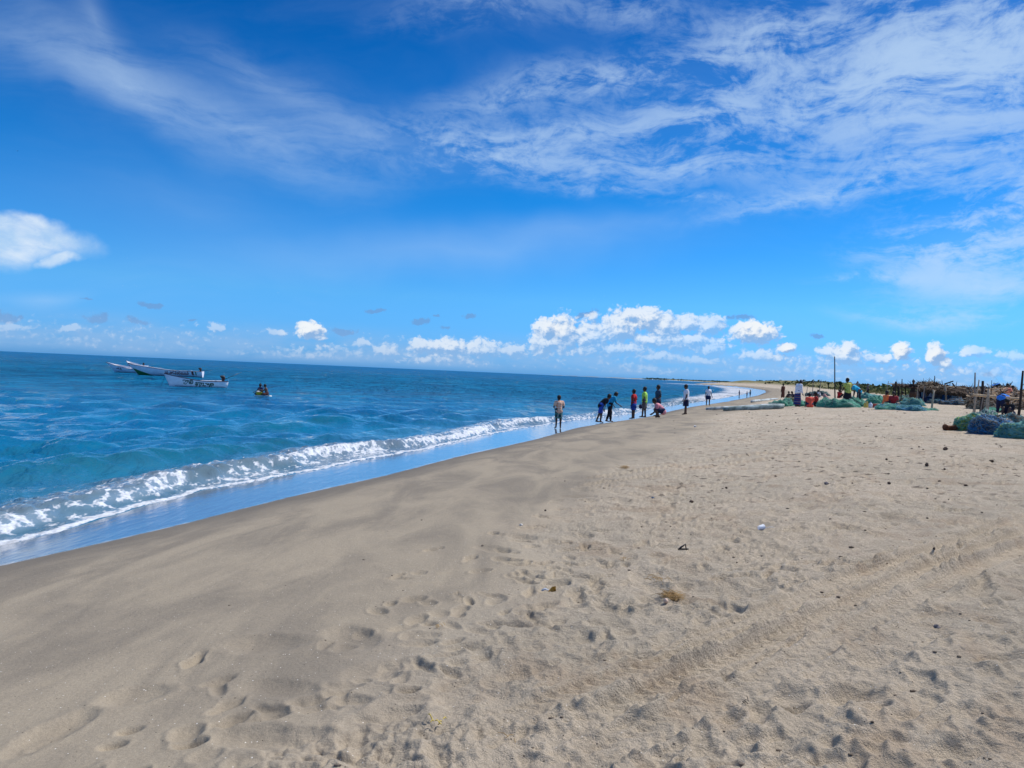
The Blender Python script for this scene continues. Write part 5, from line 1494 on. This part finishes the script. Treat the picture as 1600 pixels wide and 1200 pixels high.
LEAF = simple('dry_palm_leaf', (.12, .085, .058), .95, .4, 5, .02, .1, color2=(.035, .026, .020))
LEAFP = simple('pale_palm_rib', (.34, .27, .19), .9, .3, 5, 0, .1)
def thatch(root, corners, n, mat, seed, wl=(1.2, 2.2), hang=.5, thick=.16, name='thatch'):
    """corners: back-left, back-right, front-right, front-left (local). a rough roof of overlapping palm fronds"""
    rs = random.Random(seed)
    A, B, Cc_, D_ = [Vector(c) for c in corners]
    def P_(u, v): return (A * (1 - u) + B * u) * (1 - v) + (D_ * (1 - u) + Cc_ * u) * v
    b_ = MB(); nu, nv = 22, 7; vs = []; fs = []
    for layer in (0, 1):
        for j in range(nv):
            for i in range(nu):
                p = P_(i / (nu - 1), j / (nv - 1))
                vs.append(p + Vector((rs.uniform(-.05, .05), rs.uniform(-.05, .05), (rs.uniform(0, thick) if layer == 0 else -thick))))
    m = nu * nv
    for j in range(nv - 1):
        for i in range(nu - 1):
            a = j * nu + i
            fs.append((a, a + nu, a + nu + 1, a + 1)); fs.append((m + a, m + a + 1, m + a + nu + 1, m + a + nu))
    for i in range(nu - 1):
        a = i; fs.append((a, a + 1, m + a + 1, m + a)); a = (nv - 1) * nu + i; fs.append((a, m + a, m + a + 1, a + 1))
    for j in range(nv - 1):
        a = j * nu; fs.append((a, m + a, m + a + nu, a + nu)); a = j * nu + nu - 1; fs.append((a, a + nu, m + a + nu, m + a))
    b_.add(vs, fs)
    b_.build('roof_mat', mat, root, smooth=False)
    b_ = MB()
    down = (D_ - A).normalized()
    for q in range(n):
        u, v = rs.random(), rs.uniform(0, 1.0)
        p = P_(u, v) + Vector((0, 0, thick * .8))
        d = (down + Vector((rs.uniform(-.7, .7), 0, rs.uniform(-.12, .12)))).normalized(); ln = rs.uniform(*wl) * .5
        e = p + d * ln
        over = max(0, v + ln / max(.1, (D_ - A).length) - 1)
        e2 = e + Vector((d.x * .2, d.y * .2, -hang * (over > 0) * rs.uniform(.3, 1.2)))
        sd2 = d.cross(Vector((0, 0, 1))).normalized() * rs.uniform(.02, .05)
        k = len(b_.v)
        b_.add([p - sd2, p + sd2, e + sd2, e - sd2, e2 + sd2 * .3, e2 - sd2 * .3], [(0, 1, 2, 3), (3, 2, 4, 5)])
    o = b_.build(name, LEAF, root, smooth=False); o['kind'] = 'stuff'
    b_ = MB()
    for q in range(n // 12):
        u = rs.random(); p = P_(u, rs.uniform(.3, .8)) + Vector((0, 0, thick * 1.2)); d = (down + Vector((rs.uniform(-.9, .5), 0, 0))).normalized()
        b_.tube([p, p + d * rs.uniform(.8, 1.8)], [.03, .012], 4)
    o = b_.build('pale_leaf_ribs', LEAFP, root, smooth=False); o['kind'] = 'stuff'
    b_ = MB()
    for q in range(n):
        u, v = rs.random(), rs.random()
        p = P_(u, v) + Vector((0, 0, thick * .9))
        d = (Vector((rs.uniform(-1, 1), rs.uniform(-1, 1), rs.uniform(-.1, .35)))).normalized(); e = p + d * rs.uniform(.25, .8)
        sd2 = d.cross(Vector((0, 0, 1))).normalized() * .03
        b_.add([p - sd2, p + sd2, e + sd2 * .3, e - sd2 * .3], [(0, 1, 2, 3)])
    o = b_.build('loose_leaf_tips', LEAF, root, smooth=False); o['kind'] = 'stuff'

def zpix(px, py, d):
    r_ = ray(px, py); return CAM_H + r_.z * d / r_.y
# main palm-leaf shelter, 1434..1521
org = at_d(1478, 66)
sh = empty('palm_leaf_shelter', org, 0, 'open-sided shelter with drooping palm-leaf roof, dark nets stored underneath', 'shelter')
def loc(px, py, d):
    q = ray(px, py); t = d / q.y
    return Vector((q.x * t, d, CAM_H + q.z * t)) - org
thatch(sh, [loc(1436, 600, 70), loc(1520, 607, 69), loc(1524, 619, 60), loc(1432, 608, 61)], 420, LEAF, 3, hang=.35, thick=.18)
thatch(sh, [loc(1434, 599, 72), loc(1466, 598.5, 72), loc(1470, 604, 66), loc(1430, 604, 66)], 160, LEAF, 4, hang=.3, thick=.2)
for px_, py_, d_, m_ in [(1476.5, 599, 60.5, WOODP), (1518, 605, 60, WOODP), (1434, 603, 62, WOODG), (1446, 604, 62, WOODG), (1500, 608, 70, WOODG), (1470, 606, 71, WOODD)]:
    g = at_d(px_, d_); b_ = MB(); t_ = loc(px_, py_, d_); b_.tube([Vector((g.x, g.y, float(base_z(g.x, g.y)) - .2)) - org, t_ * .5 + (g - org) * .5 + Vector((.03, 0, 0)), t_], [.09, .075, .06], 8); b_.build('post', m_, sh)
b_ = MB(); b_.tube([loc(1476, 600, 60), loc(1489.5, 595.5, 59.5)], [.06, .045], 6); b_.build('ridge_stick', WOODD, sh)
b_ = MB(); b_.tube([loc(1488, 599, 62), loc(1491.5, 603, 62)], [.06, .045], 6); b_.build('ridge_stick', WOODD, sh)
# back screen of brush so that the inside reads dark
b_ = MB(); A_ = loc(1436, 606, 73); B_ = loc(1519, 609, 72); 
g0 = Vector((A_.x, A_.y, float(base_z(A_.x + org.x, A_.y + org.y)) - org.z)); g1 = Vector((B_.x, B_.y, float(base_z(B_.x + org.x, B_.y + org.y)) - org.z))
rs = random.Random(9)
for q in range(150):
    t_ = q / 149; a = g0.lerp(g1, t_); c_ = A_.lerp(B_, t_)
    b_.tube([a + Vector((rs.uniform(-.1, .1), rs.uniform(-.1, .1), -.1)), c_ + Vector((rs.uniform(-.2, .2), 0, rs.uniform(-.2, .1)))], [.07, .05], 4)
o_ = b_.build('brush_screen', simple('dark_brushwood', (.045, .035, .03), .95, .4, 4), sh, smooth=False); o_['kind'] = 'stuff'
# things stored under it
def tarp(px, d, wpx, hpx, col_, label, seed):
    p = at_d(px, d); k = d / FPX; rs = random.Random(seed)
    root = empty('tarpaulin', (p.x, p.y, float(base_z(p.x, p.y))), 0, label, 'tarpaulin')
    nu, nv = 18, 12; vs = []; fs = []
    for j in range(nv):
        for i in range(nu):
            u, v = i / (nu - 1) * 2 - 1, j / (nv - 1) * 2 - 1
            hgt = hpx * k * (1 - abs(u) ** 3.5) * (1 - abs(v) ** 3) * (1 + .18 * math.sin(5 * u + seed) * math.cos(4 * v))
            vs.append((u * wpx * k / 2, v * .7, hgt + rs.uniform(-.03, .03)))
    for j in range(nv - 1):
        for i in range(nu - 1):
            a = j * nu + i; fs.append((a, a + 1, a + nu + 1, a + nu))
    me = bpy.data.meshes.new('sheet'); me.from_pydata(vs, [], fs); me.update(); me.polygons.foreach_set('use_smooth', [True] * len(fs))
    link('sheet', me, col_, root)
    b_ = MB(); b_.tube([(-wpx * k / 2, -.72, .03), (wpx * k / 2, -.72, .03)], .02, 5); b_.build('edge_rope', WOODD, root)
tarp(1482, 68, 22, 19, simple('blue_tarp', (.03, .14, .34), .5, .3, 3), 'blue tarpaulin bundle under the palm-leaf roof', 1)
tarp(1492, 67, 9, 18, simple('pale_tarp', (.55, .58, .62), .6, .15, 3), 'small pale sheet hanging beside the blue bundle', 2)
tarp(1462, 69, 22, 22, simple('grey_tarp', (.30, .27, .30), .7, .25, 3), 'greyish-pink sheet over goods behind the forked post', 3)
tarp(1439, 71, 12, 22, simple('bluegrey_tarp', (.16, .24, .27), .7, .25, 3), 'blue-grey sheet at the left end of the palm-leaf roof', 4)

# brushwood lean-to left of it, 1393..1440
org = at_d(1412, 76)
sh2 = empty('brushwood_lean_to', org, 0, 'low lean-to with flat brushwood roof left of the palm-leaf shelter', 'shelter')
thatch(sh2, [loc(1394, 601, 80), loc(1438, 602, 80), loc(1440, 604.5, 73), loc(1394, 603, 73)], 150, LEAF, 6, hang=.2, thick=.12)
for px_, d_ in [(1396, 73.5), (1414, 73.5), (1437, 73.5), (1397, 79.5), (1436, 79.5)]:
    g = at_d(px_, d_); b_ = MB(); t_ = loc(px_, 603, d_); b_.tube([Vector((g.x, g.y, float(base_z(g.x, g.y)) - .2)) - org, t_], [.08, .06], 6); b_.build('post', WOODD, sh2)

# small shed with blue tarpaulin roof, 1550..1581
org = at_d(1566, 56)
sh3 = empty('tarpaulin_shed', org, 0, 'little shed roofed with a blue tarpaulin and palm leaves above the brush heap', 'shelter')
thatch(sh3, [loc(1550, 605, 58), loc(1581, 603.5, 58), loc(1580, 608, 53), loc(1549, 609, 53)], 90, LEAF, 8, hang=.3, thick=.10)
b_ = MB(); vs = [loc(1550, 607.4, 52.6), loc(1562, 604.0, 52.8), loc(1562, 602.8, 57.6), loc(1550, 605, 58)]
b_.add([v + Vector((0, 0, .18)) for v in vs] + [v + Vector((0, 0, .22)) for v in vs], [(0, 1, 2, 3), (7, 6, 5, 4), (0, 4, 5, 1), (1, 5, 6, 2), (2, 6, 7, 3), (3, 7, 4, 0)])
b_.build('blue_sheet', simple('roof_blue_tarp', (.02, .16, .55), .5, .2, 3), sh3, smooth=False)
for px_, d_, m_ in [(1551, 53.5, WOODD), (1575, 53, WOODG), (1580, 57.5, WOODD), (1552, 57.8, WOODD)]:
    g = at_d(px_, d_); b_ = MB(); t_ = loc(px_, 605.5, d_); b_.tube([Vector((g.x, g.y, float(base_z(g.x, g.y)) - .2)) - org, t_], [.07, .055], 6); b_.build('post', m_, sh3)

# heap of dry brush at the right
BRUSH = simple('dry_brush', (.52, .38, .25), .95, .35, 1.6, .05, .1, color2=(.26, .17, .10))
BRUSH2 = simple('pale_brush_sticks', (.68, .53, .38), .9, .3, 3, 0, .1)
BRUSH3 = simple('dark_brush_sticks', (.07, .05, .04), .9, .3, 3, 0, .1)
def brush(pxa, pxb, d, top, label, seed, n=500, ry=1.6):
    a = at_d(pxa, d); b = at_d(pxb, d); c = (a + b) / 2; rx = (b.x - a.x) / 2
    z0 = float(base_z(c.x, c.y)); h = zpix((pxa + pxb) / 2, top, d) - z0
    rs = random.Random(seed)
    root = empty('brush_heap', (c.x, c.y, z0), 0, label, 'brush heap')
    nu, nv = 48, 10; vs = []; fs = []
    def S_(u, v):
        x = rx * math.copysign(abs(math.cos(u)) ** .5, math.cos(u)) * (1 - .25 * v ** 3); y = ry * math.sin(u) * (1 - .8 * v ** 2.2)
        return Vector((x, y, h * v * (1 + .10 * math.sin(x * 1.3 + seed) + .06 * math.sin(x * 3.7))))
    for j in range(nv):
        for i in range(nu):
            p = S_(2 * math.pi * i / nu, j / (nv - 1)); vs.append(tuple(p + Vector([rs.uniform(-.07, .07) for _ in range(3)])))
    for j in range(nv - 1):
        for i in range(nu):
            i2 = (i + 1) % nu; fs.append((j * nu + i, j * nu + i2, (j + 1) * nu + i2, (j + 1) * nu + i))
    fs.append(tuple((nv - 1) * nu + i for i in range(nu)))
    me = bpy.data.meshes.new('brush_core'); me.from_pydata(vs, [], fs); me.update(); link('brush_core', me, BRUSH, root)
    for mt_, nm, sg_ in ((BRUSH2, 'pale_sticks', 1), (BRUSH3, 'dark_sticks', .4), (LEAF, 'dry_fronds', .7)):
        b_ = MB()
        for q in range(int(n * sg_ / 3)):
            p = S_(rs.uniform(0, 6.28), rs.random() ** .7); dd_ = Vector((rs.uniform(-1, 1), rs.uniform(-.6, .3), rs.uniform(-.5, .7))).normalized()
            ln = rs.uniform(.2, .9); b_.tube([p - dd_ * ln * .5 + Vector((0, -.05, .04)), p + dd_ * ln * .5 + Vector((0, -.08, .05))], rs.uniform(.010, .026), 3, False)
        o = b_.build(nm, mt_, root, smooth=False); o['kind'] = 'stuff'
brush(1524, 1560, 46, 611, 'brown brush heap left of the tarpaulin shed behind the bamboo rail', 1, 700)
brush(1556, 1650, 50, 613.5, 'long brown brush heap at the right edge behind the bamboo rail', 2, 1500, 2.2)
brush(1519, 1545, 58, 610, 'low grey-brown brush heap beyond the crossed poles', 3, 300)

# ================================================================ dunes: scrub and trees
def leaf_cloud(mb, c, r, n, rs, size, squash=.7):
    for q in range(n):
        d = Vector((rs.gauss(0, 1), rs.gauss(0, 1), rs.gauss(0, 1))).normalized() * rs.random() ** .45
        p = Vector(c) + Vector((d.x * r[0], d.y * r[1], d.z * r[2] * squash))
        a = Vector([rs.uniform(-1, 1) for _ in range(3)]).normalized(); b = a.cross(Vector((rs.uniform(-1, 1), rs.uniform(-1, 1), 1))).normalized()
        s_ = size * rs.uniform(.6, 1.4)
        mb.add([p - a * s_, p + b * s_ * .6, p + a * s_, p - b * s_ * .6], [(0, 1, 2, 3)])
SCRUB = simple('scrub_leaf', (.040, .072, .034), .9, .5, .25, 0, .1)
SCRUBO = simple('olive_scrub_leaf', (.13, .14, .055), .9, .4, .3, 0, .1)
GRASSM = simple('dry_dune_grass', (.30, .26, .10), .95, .35, .12, 0, .1, color2=(.15, .16, .055))
rs = random.Random(21)
mb = MB()
for q in range(420):
    y = rs.uniform(400, 760); x = rs.uniform(150, 420)
    L_ = -float(shore_s(x, y))
    if L_ < 48 or x > y * .44: continue
    s_ = rs.uniform(.8, 2.0)
    leaf_cloud(mb, (x, y, float(base_z(x, y)) + s_ * .3), (s_ * 1.7, s_ * 1.7, s_ * .75), 26, rs, s_ * .42)
o = mb.build('ridge_scrub', SCRUB, smooth=False); tag(o, 'dark green scrub along the crest of the far dunes', 'scrub', kind='stuff')
mb = MB()
for q in range(1500):
    t_ = rs.random(); y = 130 + 420 * t_ ** 1.2; L_ = 26 + rs.random() ** 1.6 * 90
    x = float(np.interp(y, _fy, _fx)) + L_ / float(np.interp(y, _fy, _cos))
    s_ = rs.uniform(.3, .9) * (1 + y / 260)
    if rs.random() < .2:
        leaf_cloud(mb, (x, y, float(base_z(x, y)) + s_ * .15), (s_ * 1.5, s_ * 1.5, s_ * .55), 12, rs, s_ * .45)
o = mb.build('dune_scrub', SCRUBO, smooth=False); tag(o, 'low olive scrub dotted over the dune slope', 'scrub', kind='stuff')
mb = MB()
for q in range(15000):
    t_ = rs.random(); y = 100 + 230 * t_ ** 1.4; L_ = 22 + rs.random() * 100
    x = float(np.interp(y, _fy, _fx)) + L_ / float(np.interp(y, _fy, _cos))
    if y < 112 and rs.random() < .5: continue
    p = Vector((x, y, float(base_z(x, y)) - .05)); h_ = rs.uniform(.25, .75); a = rs.uniform(-.35, .35); w_ = rs.uniform(.02, .06) * (1 + y / 150)
    mb.add([p + Vector((-w_, 0, 0)), p + Vector((w_, 0, 0)), p + Vector((a * h_, 0, h_))], [(0, 1, 2)])
o = mb.build('dune_grass', GRASSM, smooth=False); tag(o, 'yellow-green grass growing on the dunes', 'grass', kind='stuff')
# treeline far behind the huts
mb = MB()
for q in range(520):
    y = rs.uniform(240, 420); az_ = rs.uniform(24.5, 38)
    x = y * math.tan(R(az_))
    s_ = rs.uniform(.5, 1.0) * (1 + 1.1 * max(0, min(1, (az_ - 29.5) / 3)))
    leaf_cloud(mb, (x, y, float(base_z(x, y)) + s_ * .45), (s_ * 1.4, s_ * 1.4, s_ * .9), 22, rs, s_ * .36)
o = mb.build('distant_treeline', SCRUB, smooth=False); tag(o, 'dark low treeline on the horizon behind the shelters', 'treeline', kind='stuff')
mb = MB()
for q in range(120):
    y = rs.uniform(4700, 5600); x = float(np.interp(y, _fy, _fx)) + rs.uniform(10, 900)
    s_ = rs.uniform(6, 14)
    leaf_cloud(mb, (x, y, float(base_z(x, y)) + 1), (s_ * 4, s_ * 2, s_ * .35), 14, rs, s_ * .5)
o = mb.build('far_coast_trees', SCRUB, smooth=False); tag(o, 'thin dark line of trees on the distant coast along the sea horizon', 'treeline', kind='stuff')

def tree(px, d, top_py, crown_w, crown_h, label, seed, palm=False):
    p = at_d(px, d); z0 = float(base_z(p.x, p.y)); k = d / FPX; rs = random.Random(seed)
    H_ = zpix(px, top_py, d) - z0
    root = empty('palm_tree' if palm else 'tree', (p.x, p.y, z0), 0, label, 'tree')
    ch = crown_h * k
    b_ = MB(); b_.tube([(0, 0, -.3), (.1, 0, H_ * .5), (0, .1, H_ - ch * .5)], [.28, .18, .13], 7)
    for q in range(5):
        a = q * 1.25; b_.tube([(0, .05, H_ - ch * .9), (math.cos(a) * crown_w * k * .3, math.sin(a) * crown_w * k * .3, H_ - ch * .35)], [.09, .04], 5)
    b_.build('trunk', WOODD, root)
    m_ = MB()
    for q in range(9):
        a = rs.uniform(0, 6.28); r_ = crown_w * k * .28 * rs.random()
        leaf_cloud(m_, (math.cos(a) * r_, math.sin(a) * r_, H_ - ch * rs.uniform(.35, .6)), (crown_w * k * .27, crown_w * k * .27, ch * .42), 60, rs, .16 * ch + .05)
    m_.build('crown', SCRUB, root, smooth=False)
tree(1310, 150, 595.5, 5, 6, 'small round-topped tree standing alone on the dune right of the tall pole', 1)
tree(1554.5, 190, 598.5, 9, 6, 'flat-crowned tree on the horizon above the tarpaulin shed', 2)
tree(1528, 210, 603, 12, 6, 'bushy tree on the horizon behind the short black post', 3)
tree(1291.5, 330, 597.5, 3, 4, 'tiny tree on the dune crest left of the tall pole', 4)
# pointed shrine tower beyond the dune
p = at_d(1337, 240); z0 = float(base_z(p.x, p.y))
tw = empty('shrine_tower', (p.x, p.y, z0), 0, 'pale pointed tower rising beyond the dune behind the bent sky blue shirt', 'tower')
H_ = zpix(1337, 595, 240) - z0
b_ = MB()
for i in range(6):
    b_.box((0, 0, H_ * (i + .5) / 7), (1.5 - .2 * i, 1.5 - .2 * i, H_ / 7 * .96))
b_.build('tiers', simple('tower_stone', (.30, .25, .23), .9, .2, 2), tw, smooth=False)
b_ = MB(); b_.tube([(0, 0, H_ * 6 / 7), (0, 0, H_ * 6.6 / 7), (0, 0, H_)], [.28, .2, .04], 8); b_.build('finial', simple('tower_top', (.32, .27, .24), .9, .2, 2), tw)

# ================================================================ small things on the beach
def lathe(name, prof, mat, parent=None, loc_=(0, 0, 0), n=18):
    b_ = MB(); b_.tube([(0, 0, z) for z, r_ in prof], [r_ for z, r_ in prof], n); return b_.build(name, mat, parent, loc_)
def ground_px(px, d):
    p = at_d(px, d); return Vector((p.x, p.y, height_at(p.x, p.y)))
p = at(1354, 636.5); t_ = empty('jerrycan', p, .4, 'yellow plastic can with a loop handle next to the white bottle', 'can'); t_.scale = (.8, .8, .8)
b_ = MB(); b_.box((0, 0, .17), (.36, .26, .34), taper=.86); b_.build('can_body', simple('can_yellow', (.62, .48, .12), .5, .2, 6), t_, smooth=False)
b_ = MB(); b_.tube([(-.1, 0, .34), (-.08, 0, .42), (.08, 0, .42), (.1, 0, .34)], .02, 6); b_.build('handle', simple('can_yellow2', (.6, .45, .1), .5), t_)
p = at(1360, 637); t_ = empty('water_bottle', p, 0, 'large white plastic water bottle between the yellow can and the red tray', 'bottle'); t_.scale = (.62, .62, .62)
lathe('bottle_body', [(0, .15), (.03, .18), (.34, .18), (.42, .12), (.46, .06), (.50, .06)], simple('bottle_white', (.62, .66, .72), .3, .1, 5), t_)
lathe('cap', [(.50, .065), (.55, .065)], simple('cap_blue', (.2, .3, .5), .4), t_, n=12)
p = at(1370, 636.8); t_ = empty('tray', p, 0, 'shallow dark red plastic tray on the sand below the seated orange shirt', 'tray'); t_.scale = (.85, .85, .75)
b_ = MB(); b_.box((0, 0, .14), (.50, .34, .26), taper=1.12); b_.build('tray_body', simple('tray_red', (.36, .04, .04), .5, .2, 6), t_, smooth=False)
b_ = MB(); 
for sx, sy, lx, ly in ((0, -.20, .58, .03), (0, .20, .58, .03), (-.29, 0, .03, .36), (.29, 0, .03, .36)): b_.box((sx, sy, .285), (lx, ly, .035))
b_.build('rim', simple('tray_rim', (.42, .06, .05), .5), t_, smooth=False)
p = ground_px(1380, 41.5); t_ = empty('plastic_bag', p, 0, 'crumpled pale plastic bag beside the red tray', 'bag')
b_ = MB(); b_.ball((0, 0, .08), (.22, .16, .12), 12, 8); m_ = b_.mesh('bag_body')
for v in m_.vertices: v.co += Vector([random.uniform(-.03, .03) for _ in range(3)])
link('bag_body', m_, simple('bag_pale', (.6, .62, .66), .4, .1, 5), t_)
b_ = MB(); b_.tube([(-.05, 0, .17), (0, 0, .25), (.05, 0, .17)], .012, 5); b_.build('bag_handle', simple('bag_handle', (.6, .62, .66), .4), t_)
# dark handbag carried by the lime shirt
lm = at_d(1000.5, 41.6)
t_ = empty('cloth_bag', (lm.x, lm.y, lm.z + .56), 0, 'small dark bag hanging at the hand of the person in lime green', 'bag')
b_ = MB(); b_.ball((0, 0, .10), (.10, .07, .13), 12, 8); b_.build('bag_body', navy, t_)
b_ = MB(); b_.tube([(-.03, 0, .21), (.03, 0, .32), (.07, 0, .21)], .008, 5); b_.build('bag_handle', navy, t_)

def sand_pt(px, py):
    p = at(px, py); return p
def litter(px, py, label, name, cat):
    p = sand_pt(px, py); return p, empty(name, p, random.uniform(0, 6), label, cat)
# white cup with strap
p, t_ = litter(1190, 827, 'white plastic cup lying on its side with a curled strap', 'plastic_cup', 'litter')
t_.rotation_euler = (0, 0, R(12)); t_.scale = (.8, .8, .8)
b_ = MB(); b_.tube([(-.045, 0, .030), (-.03, 0, .033), (.02, .01, .036), (.03, .012, .036)], [.024, .028, .036, .039], 14, False); b_.build('cup', simple('cup_white', (.78, .79, .82), .4, .08, 20), t_)
b_ = MB(); b_.tube([(.05, 0, .03), (.09, -.03, .05), (.14, -.02, .045), (.19, -.06, .02), (.20, -.08, .01)], [.006] * 5, 5, flat=.5); b_.build('strap', simple('strap_white', (.75, .76, .78), .5), t_)
# black scrap
p, t_ = litter(1067, 862, 'small black triangular scrap standing up from the sand', 'plastic_scrap', 'litter')
t_.rotation_euler = (0, 0, 0)
b_ = MB(); b_.tube([(-.04, 0, .0), (-.02, 0, .022), (.022, .01, .050), (.03, 0, .0)], [.006, .009, .008, .005], 6); b_.tube([(-.045, 0, .006), (.05, .01, .008)], .007, 6); b_.build('scrap_frame', simple('scrap_black', (.01, .01, .012), .5), t_)
# orange wrapper
p, t_ = litter(858, 927, 'torn orange and silver wrapper half buried in the sand', 'food_wrapper', 'litter')
t_.rotation_euler = (0, 0, 0)
m_ = bpy.data.meshes.new('foil')
m_.from_pydata([(-.01, 0, 0), (.02, .01, .035), (.045, -.01, .045), (.05, .0, .0), (.02, -.02, .005), (.035, .02, .02)], [], [(0, 1, 4), (1, 2, 3, 4), (1, 5, 2), (2, 5, 3)]); link('foil', m_, simple('foil_orange', (.50, .24, .04), .35, .4, 30), t_)
b_ = MB(); b_.tube([(-.055, 0, .006), (-.03, .01, .016), (-.005, 0, .012)], [.010, .014, .008], 6, flat=.5); b_.build('torn_end', simple('foil_silver', (.38, .40, .44), .3, .2, 30), t_)
STRAW = simple('dry_straw', (.42, .28, .13), .9, .3, 20, 0, .1)
def straw(px, py, r, n, label, mat=STRAW, h=.03, wr_=.0016):
    p, t_ = litter(px, py, label, 'straw_tuft', 'dry grass')
    m_ = MB(); rs = random.Random(int(px))
    for q in range(n):
        a = rs.uniform(0, 6.28); c = Vector((rs.gauss(0, r * .4), rs.gauss(0, r * .4), rs.uniform(0, h))); d = Vector((math.cos(a), math.sin(a), rs.uniform(-.2, .5))) * r * rs.uniform(.3, .9)
        m_.tube([c, c + d * .5 + Vector((0, 0, .008)), c + d], [wr_, wr_, wr_ * .6], 3, False)
    o = m_.build('straw', mat, t_); o['kind'] = 'stuff'
    return p
p = straw(1050, 935, .085, 190, 'thick clump of brown dry grass next to the small shell')
straw(683, 985, .05, 9, 'few upright straw stalks stuck in the smooth sand left of centre', h=.02)
straw(975, 881, .05, 10, 'small pale straw tuft between the digging mark and the black scrap', h=.03)
straw(1030, 905, .09, 30, 'thin scatter of straw above the brown dry grass clump')
straw(681, 1133, .035, 7, 'two yellow leaf blades stuck in rough sand near the bottom edge', simple('yellow_leaf', (.50, .38, .08), .7), wr_=.003)
straw(810, 1150, .06, 4, 'crossed straws lying on the sand near the bottom middle')
straw(975, 733, .12, 40, 'distant brown straw tuft at the edge of the trodden sand', h=.05, wr_=.003)
straw(1163, 1105, .04, 5, 'thin black twigs bent into an arch on the sand', simple('twig_black', (.015, .012, .01), .8), h=.02)
# shell
p, t_ = litter(1040, 942, 'small pale spiral shell in front of the brown dry grass clump', 'seashell', 'shell')
lathe('shell_body', [(-.0, .004), (.008, .014), (.018, .017), (.026, .013), (.034, .004)], simple('shell_cream', (.62, .45, .34), .5, .2, 60), t_, (0, 0, .004))
b_ = MB(); b_.ball((.014, -.004, .014), (.010, .008, .010), 8, 6); b_.build('shell_lip', simple('shell_lip', (.7, .5, .4), .4), t_)
ROCK = simple('dark_clod', (.10, .07, .055), .95, .35, 20, .01, .1)
GREYR = simple('grey_stone', (.19, .17, .17), .85, .3, 25, .005, .2)
def stone(px, py, wpx, hpx, mat, label, name='clod', cat='clod', seed=0):
    p = sand_pt(px, py); d = p.y; k = d / FPX; rs = random.Random(int(px * 7 + py))
    b_ = MB(); b_.ball((0, 0, hpx * k * .35), (wpx * k * .38, wpx * k * .30, hpx * k * .5), 10, 7)
    m_ = b_.mesh(name, False)
    for v in m_.vertices: v.co *= rs.uniform(.78, 1.18)
    o = link(name, m_, mat, None, p, (0, 0, rs.uniform(0, 6))); tag(o, label, cat); return o
stone(1477, 703, 11, 6, ROCK, 'brown clod on the open sand below the red-brown log')
stone(1448, 729, 9, 6, ROCK, 'grey-brown clod below and left of the clod under the log')
stone(1080, 785, 11, 4, ROCK, 'flat dark clod left of the white cup in the middle distance')
stone(1291, 760, 11, 5, GREYR, 'greyish clod right of centre in the middle distance')
stone(1464, 977, 14, 8, GREYR, 'rounded grey stone lying on the trodden sand at the right')
stone(1385, 719, 6, 3, ROCK, 'small dark clod above and left of the grey-brown one')
stone(1549, 721, 10, 4, ROCK, 'low dark clod toward the right edge below the net pile')
stone(1212, 743, 6, 3, ROCK, 'tiny dark clod above the dark flat one, in the middle distance')
stone(1135, 762, 6, 3, ROCK, 'tiny dark clod between the flat dark clod and the nets')
stone(1020, 779, 8, 3, simple('blue_scrap', (.10, .14, .20), .6), 'small blue-grey scrap on the sand left of the flat dark clod', 'plastic_scrap', 'litter')
stone(1459, 870, 5, 4, ROCK, 'small dark pebble beside the vehicle tracks', 'pebble', 'pebble')
stone(814, 824, 7, 4, simple('pale_pebble', (.62, .58, .52), .7), 'small white pebble on the smooth sand in the middle', 'pebble', 'pebble')
stone(852, 800, 5, 3, ROCK, 'tiny black pebble up and right of the white one', 'pebble', 'pebble')
stone(1086, 667, 6, 3, simple('pale_pebble2', (.66, .64, .62), .7), 'small white scrap on the sand behind the standing white shirt', 'plastic_scrap', 'litter')
stone(1476, 734, 5, 3, ROCK, 'tiny clod right of the grey-brown clod'); stone(1468, 752, 8, 3, ROCK, 'dark sliver-like clod below the grey-brown one')
stone(1389, 757, 7, 4, ROCK, 'small upright clod right of the greyish one'); stone(1509, 758, 8, 3, ROCK, 'flat dark clod at the right, lowest of the scattered ones')
# countless bits of debris on the dry sand: pebbles and dark specks
mbd = MB(); rs = random.Random(77); cnt = 0
while cnt < 520:
    r_ = 3 + 42 * rs.random() ** 1.3; a_ = R(rs.uniform(-20, 38)); x_, y_ = r_ * math.sin(a_), r_ * math.cos(a_)
    l_ = -float(shore_s(x_, y_))
    if l_ < 4.5 or (l_ < 7.5 and rs.random() > .25): continue
    cnt += 1
    s_ = (.0025 + .006 * rs.random() ** 3) * (1 + r_ / 9)
    mbd.ball((x_, y_, height_at(x_, y_) + s_ * .2), (s_ * rs.uniform(.8, 2.0), s_, s_ * rs.uniform(.4, .8)), 5, 3)
o = mbd.build('beach_debris', simple('debris', (.085, .065, .05), .9, .5, .8, 0, .1, color2=(.22, .18, .14)), smooth=False); tag(o, 'scattered dark specks of shell, bark and dried weed on the dry sand', 'debris', kind='stuff')
# birds: tiny specks high over the sea
def bird(px, py, d, sc, label):
    q = ray(px, py); t = d / q.y
    root = empty('seabird', (q.x * t, q.y * t, CAM_H + q.z * t), R(20), label, 'bird')
    b_ = MB(); b_.tube([(-.0, -.22, 0), (0, 0, .01), (0, .24, 0)], [.02, .06, .015], 6); b_.build('body', ENG, root)
    for sg in (-1, 1):
        m_ = bpy.data.meshes.new('wing'); m_.from_pydata([(0, .08, .02), (sg * .3, .06, .14), (sg * .62, -.06, .05), (sg * .28, -.08, .12), (0, -.08, .02)], [], [(0, 1, 3, 4), (1, 2, 3)]); link('wing', m_, ENG, root)
    root.scale = (sc, sc, sc)
bird(27, 236, 190, 1.0, 'tiny dark bird high over the sea at the left edge')
bird(435, 356, 260, .7, 'tiny dark bird in the middle of the sky')
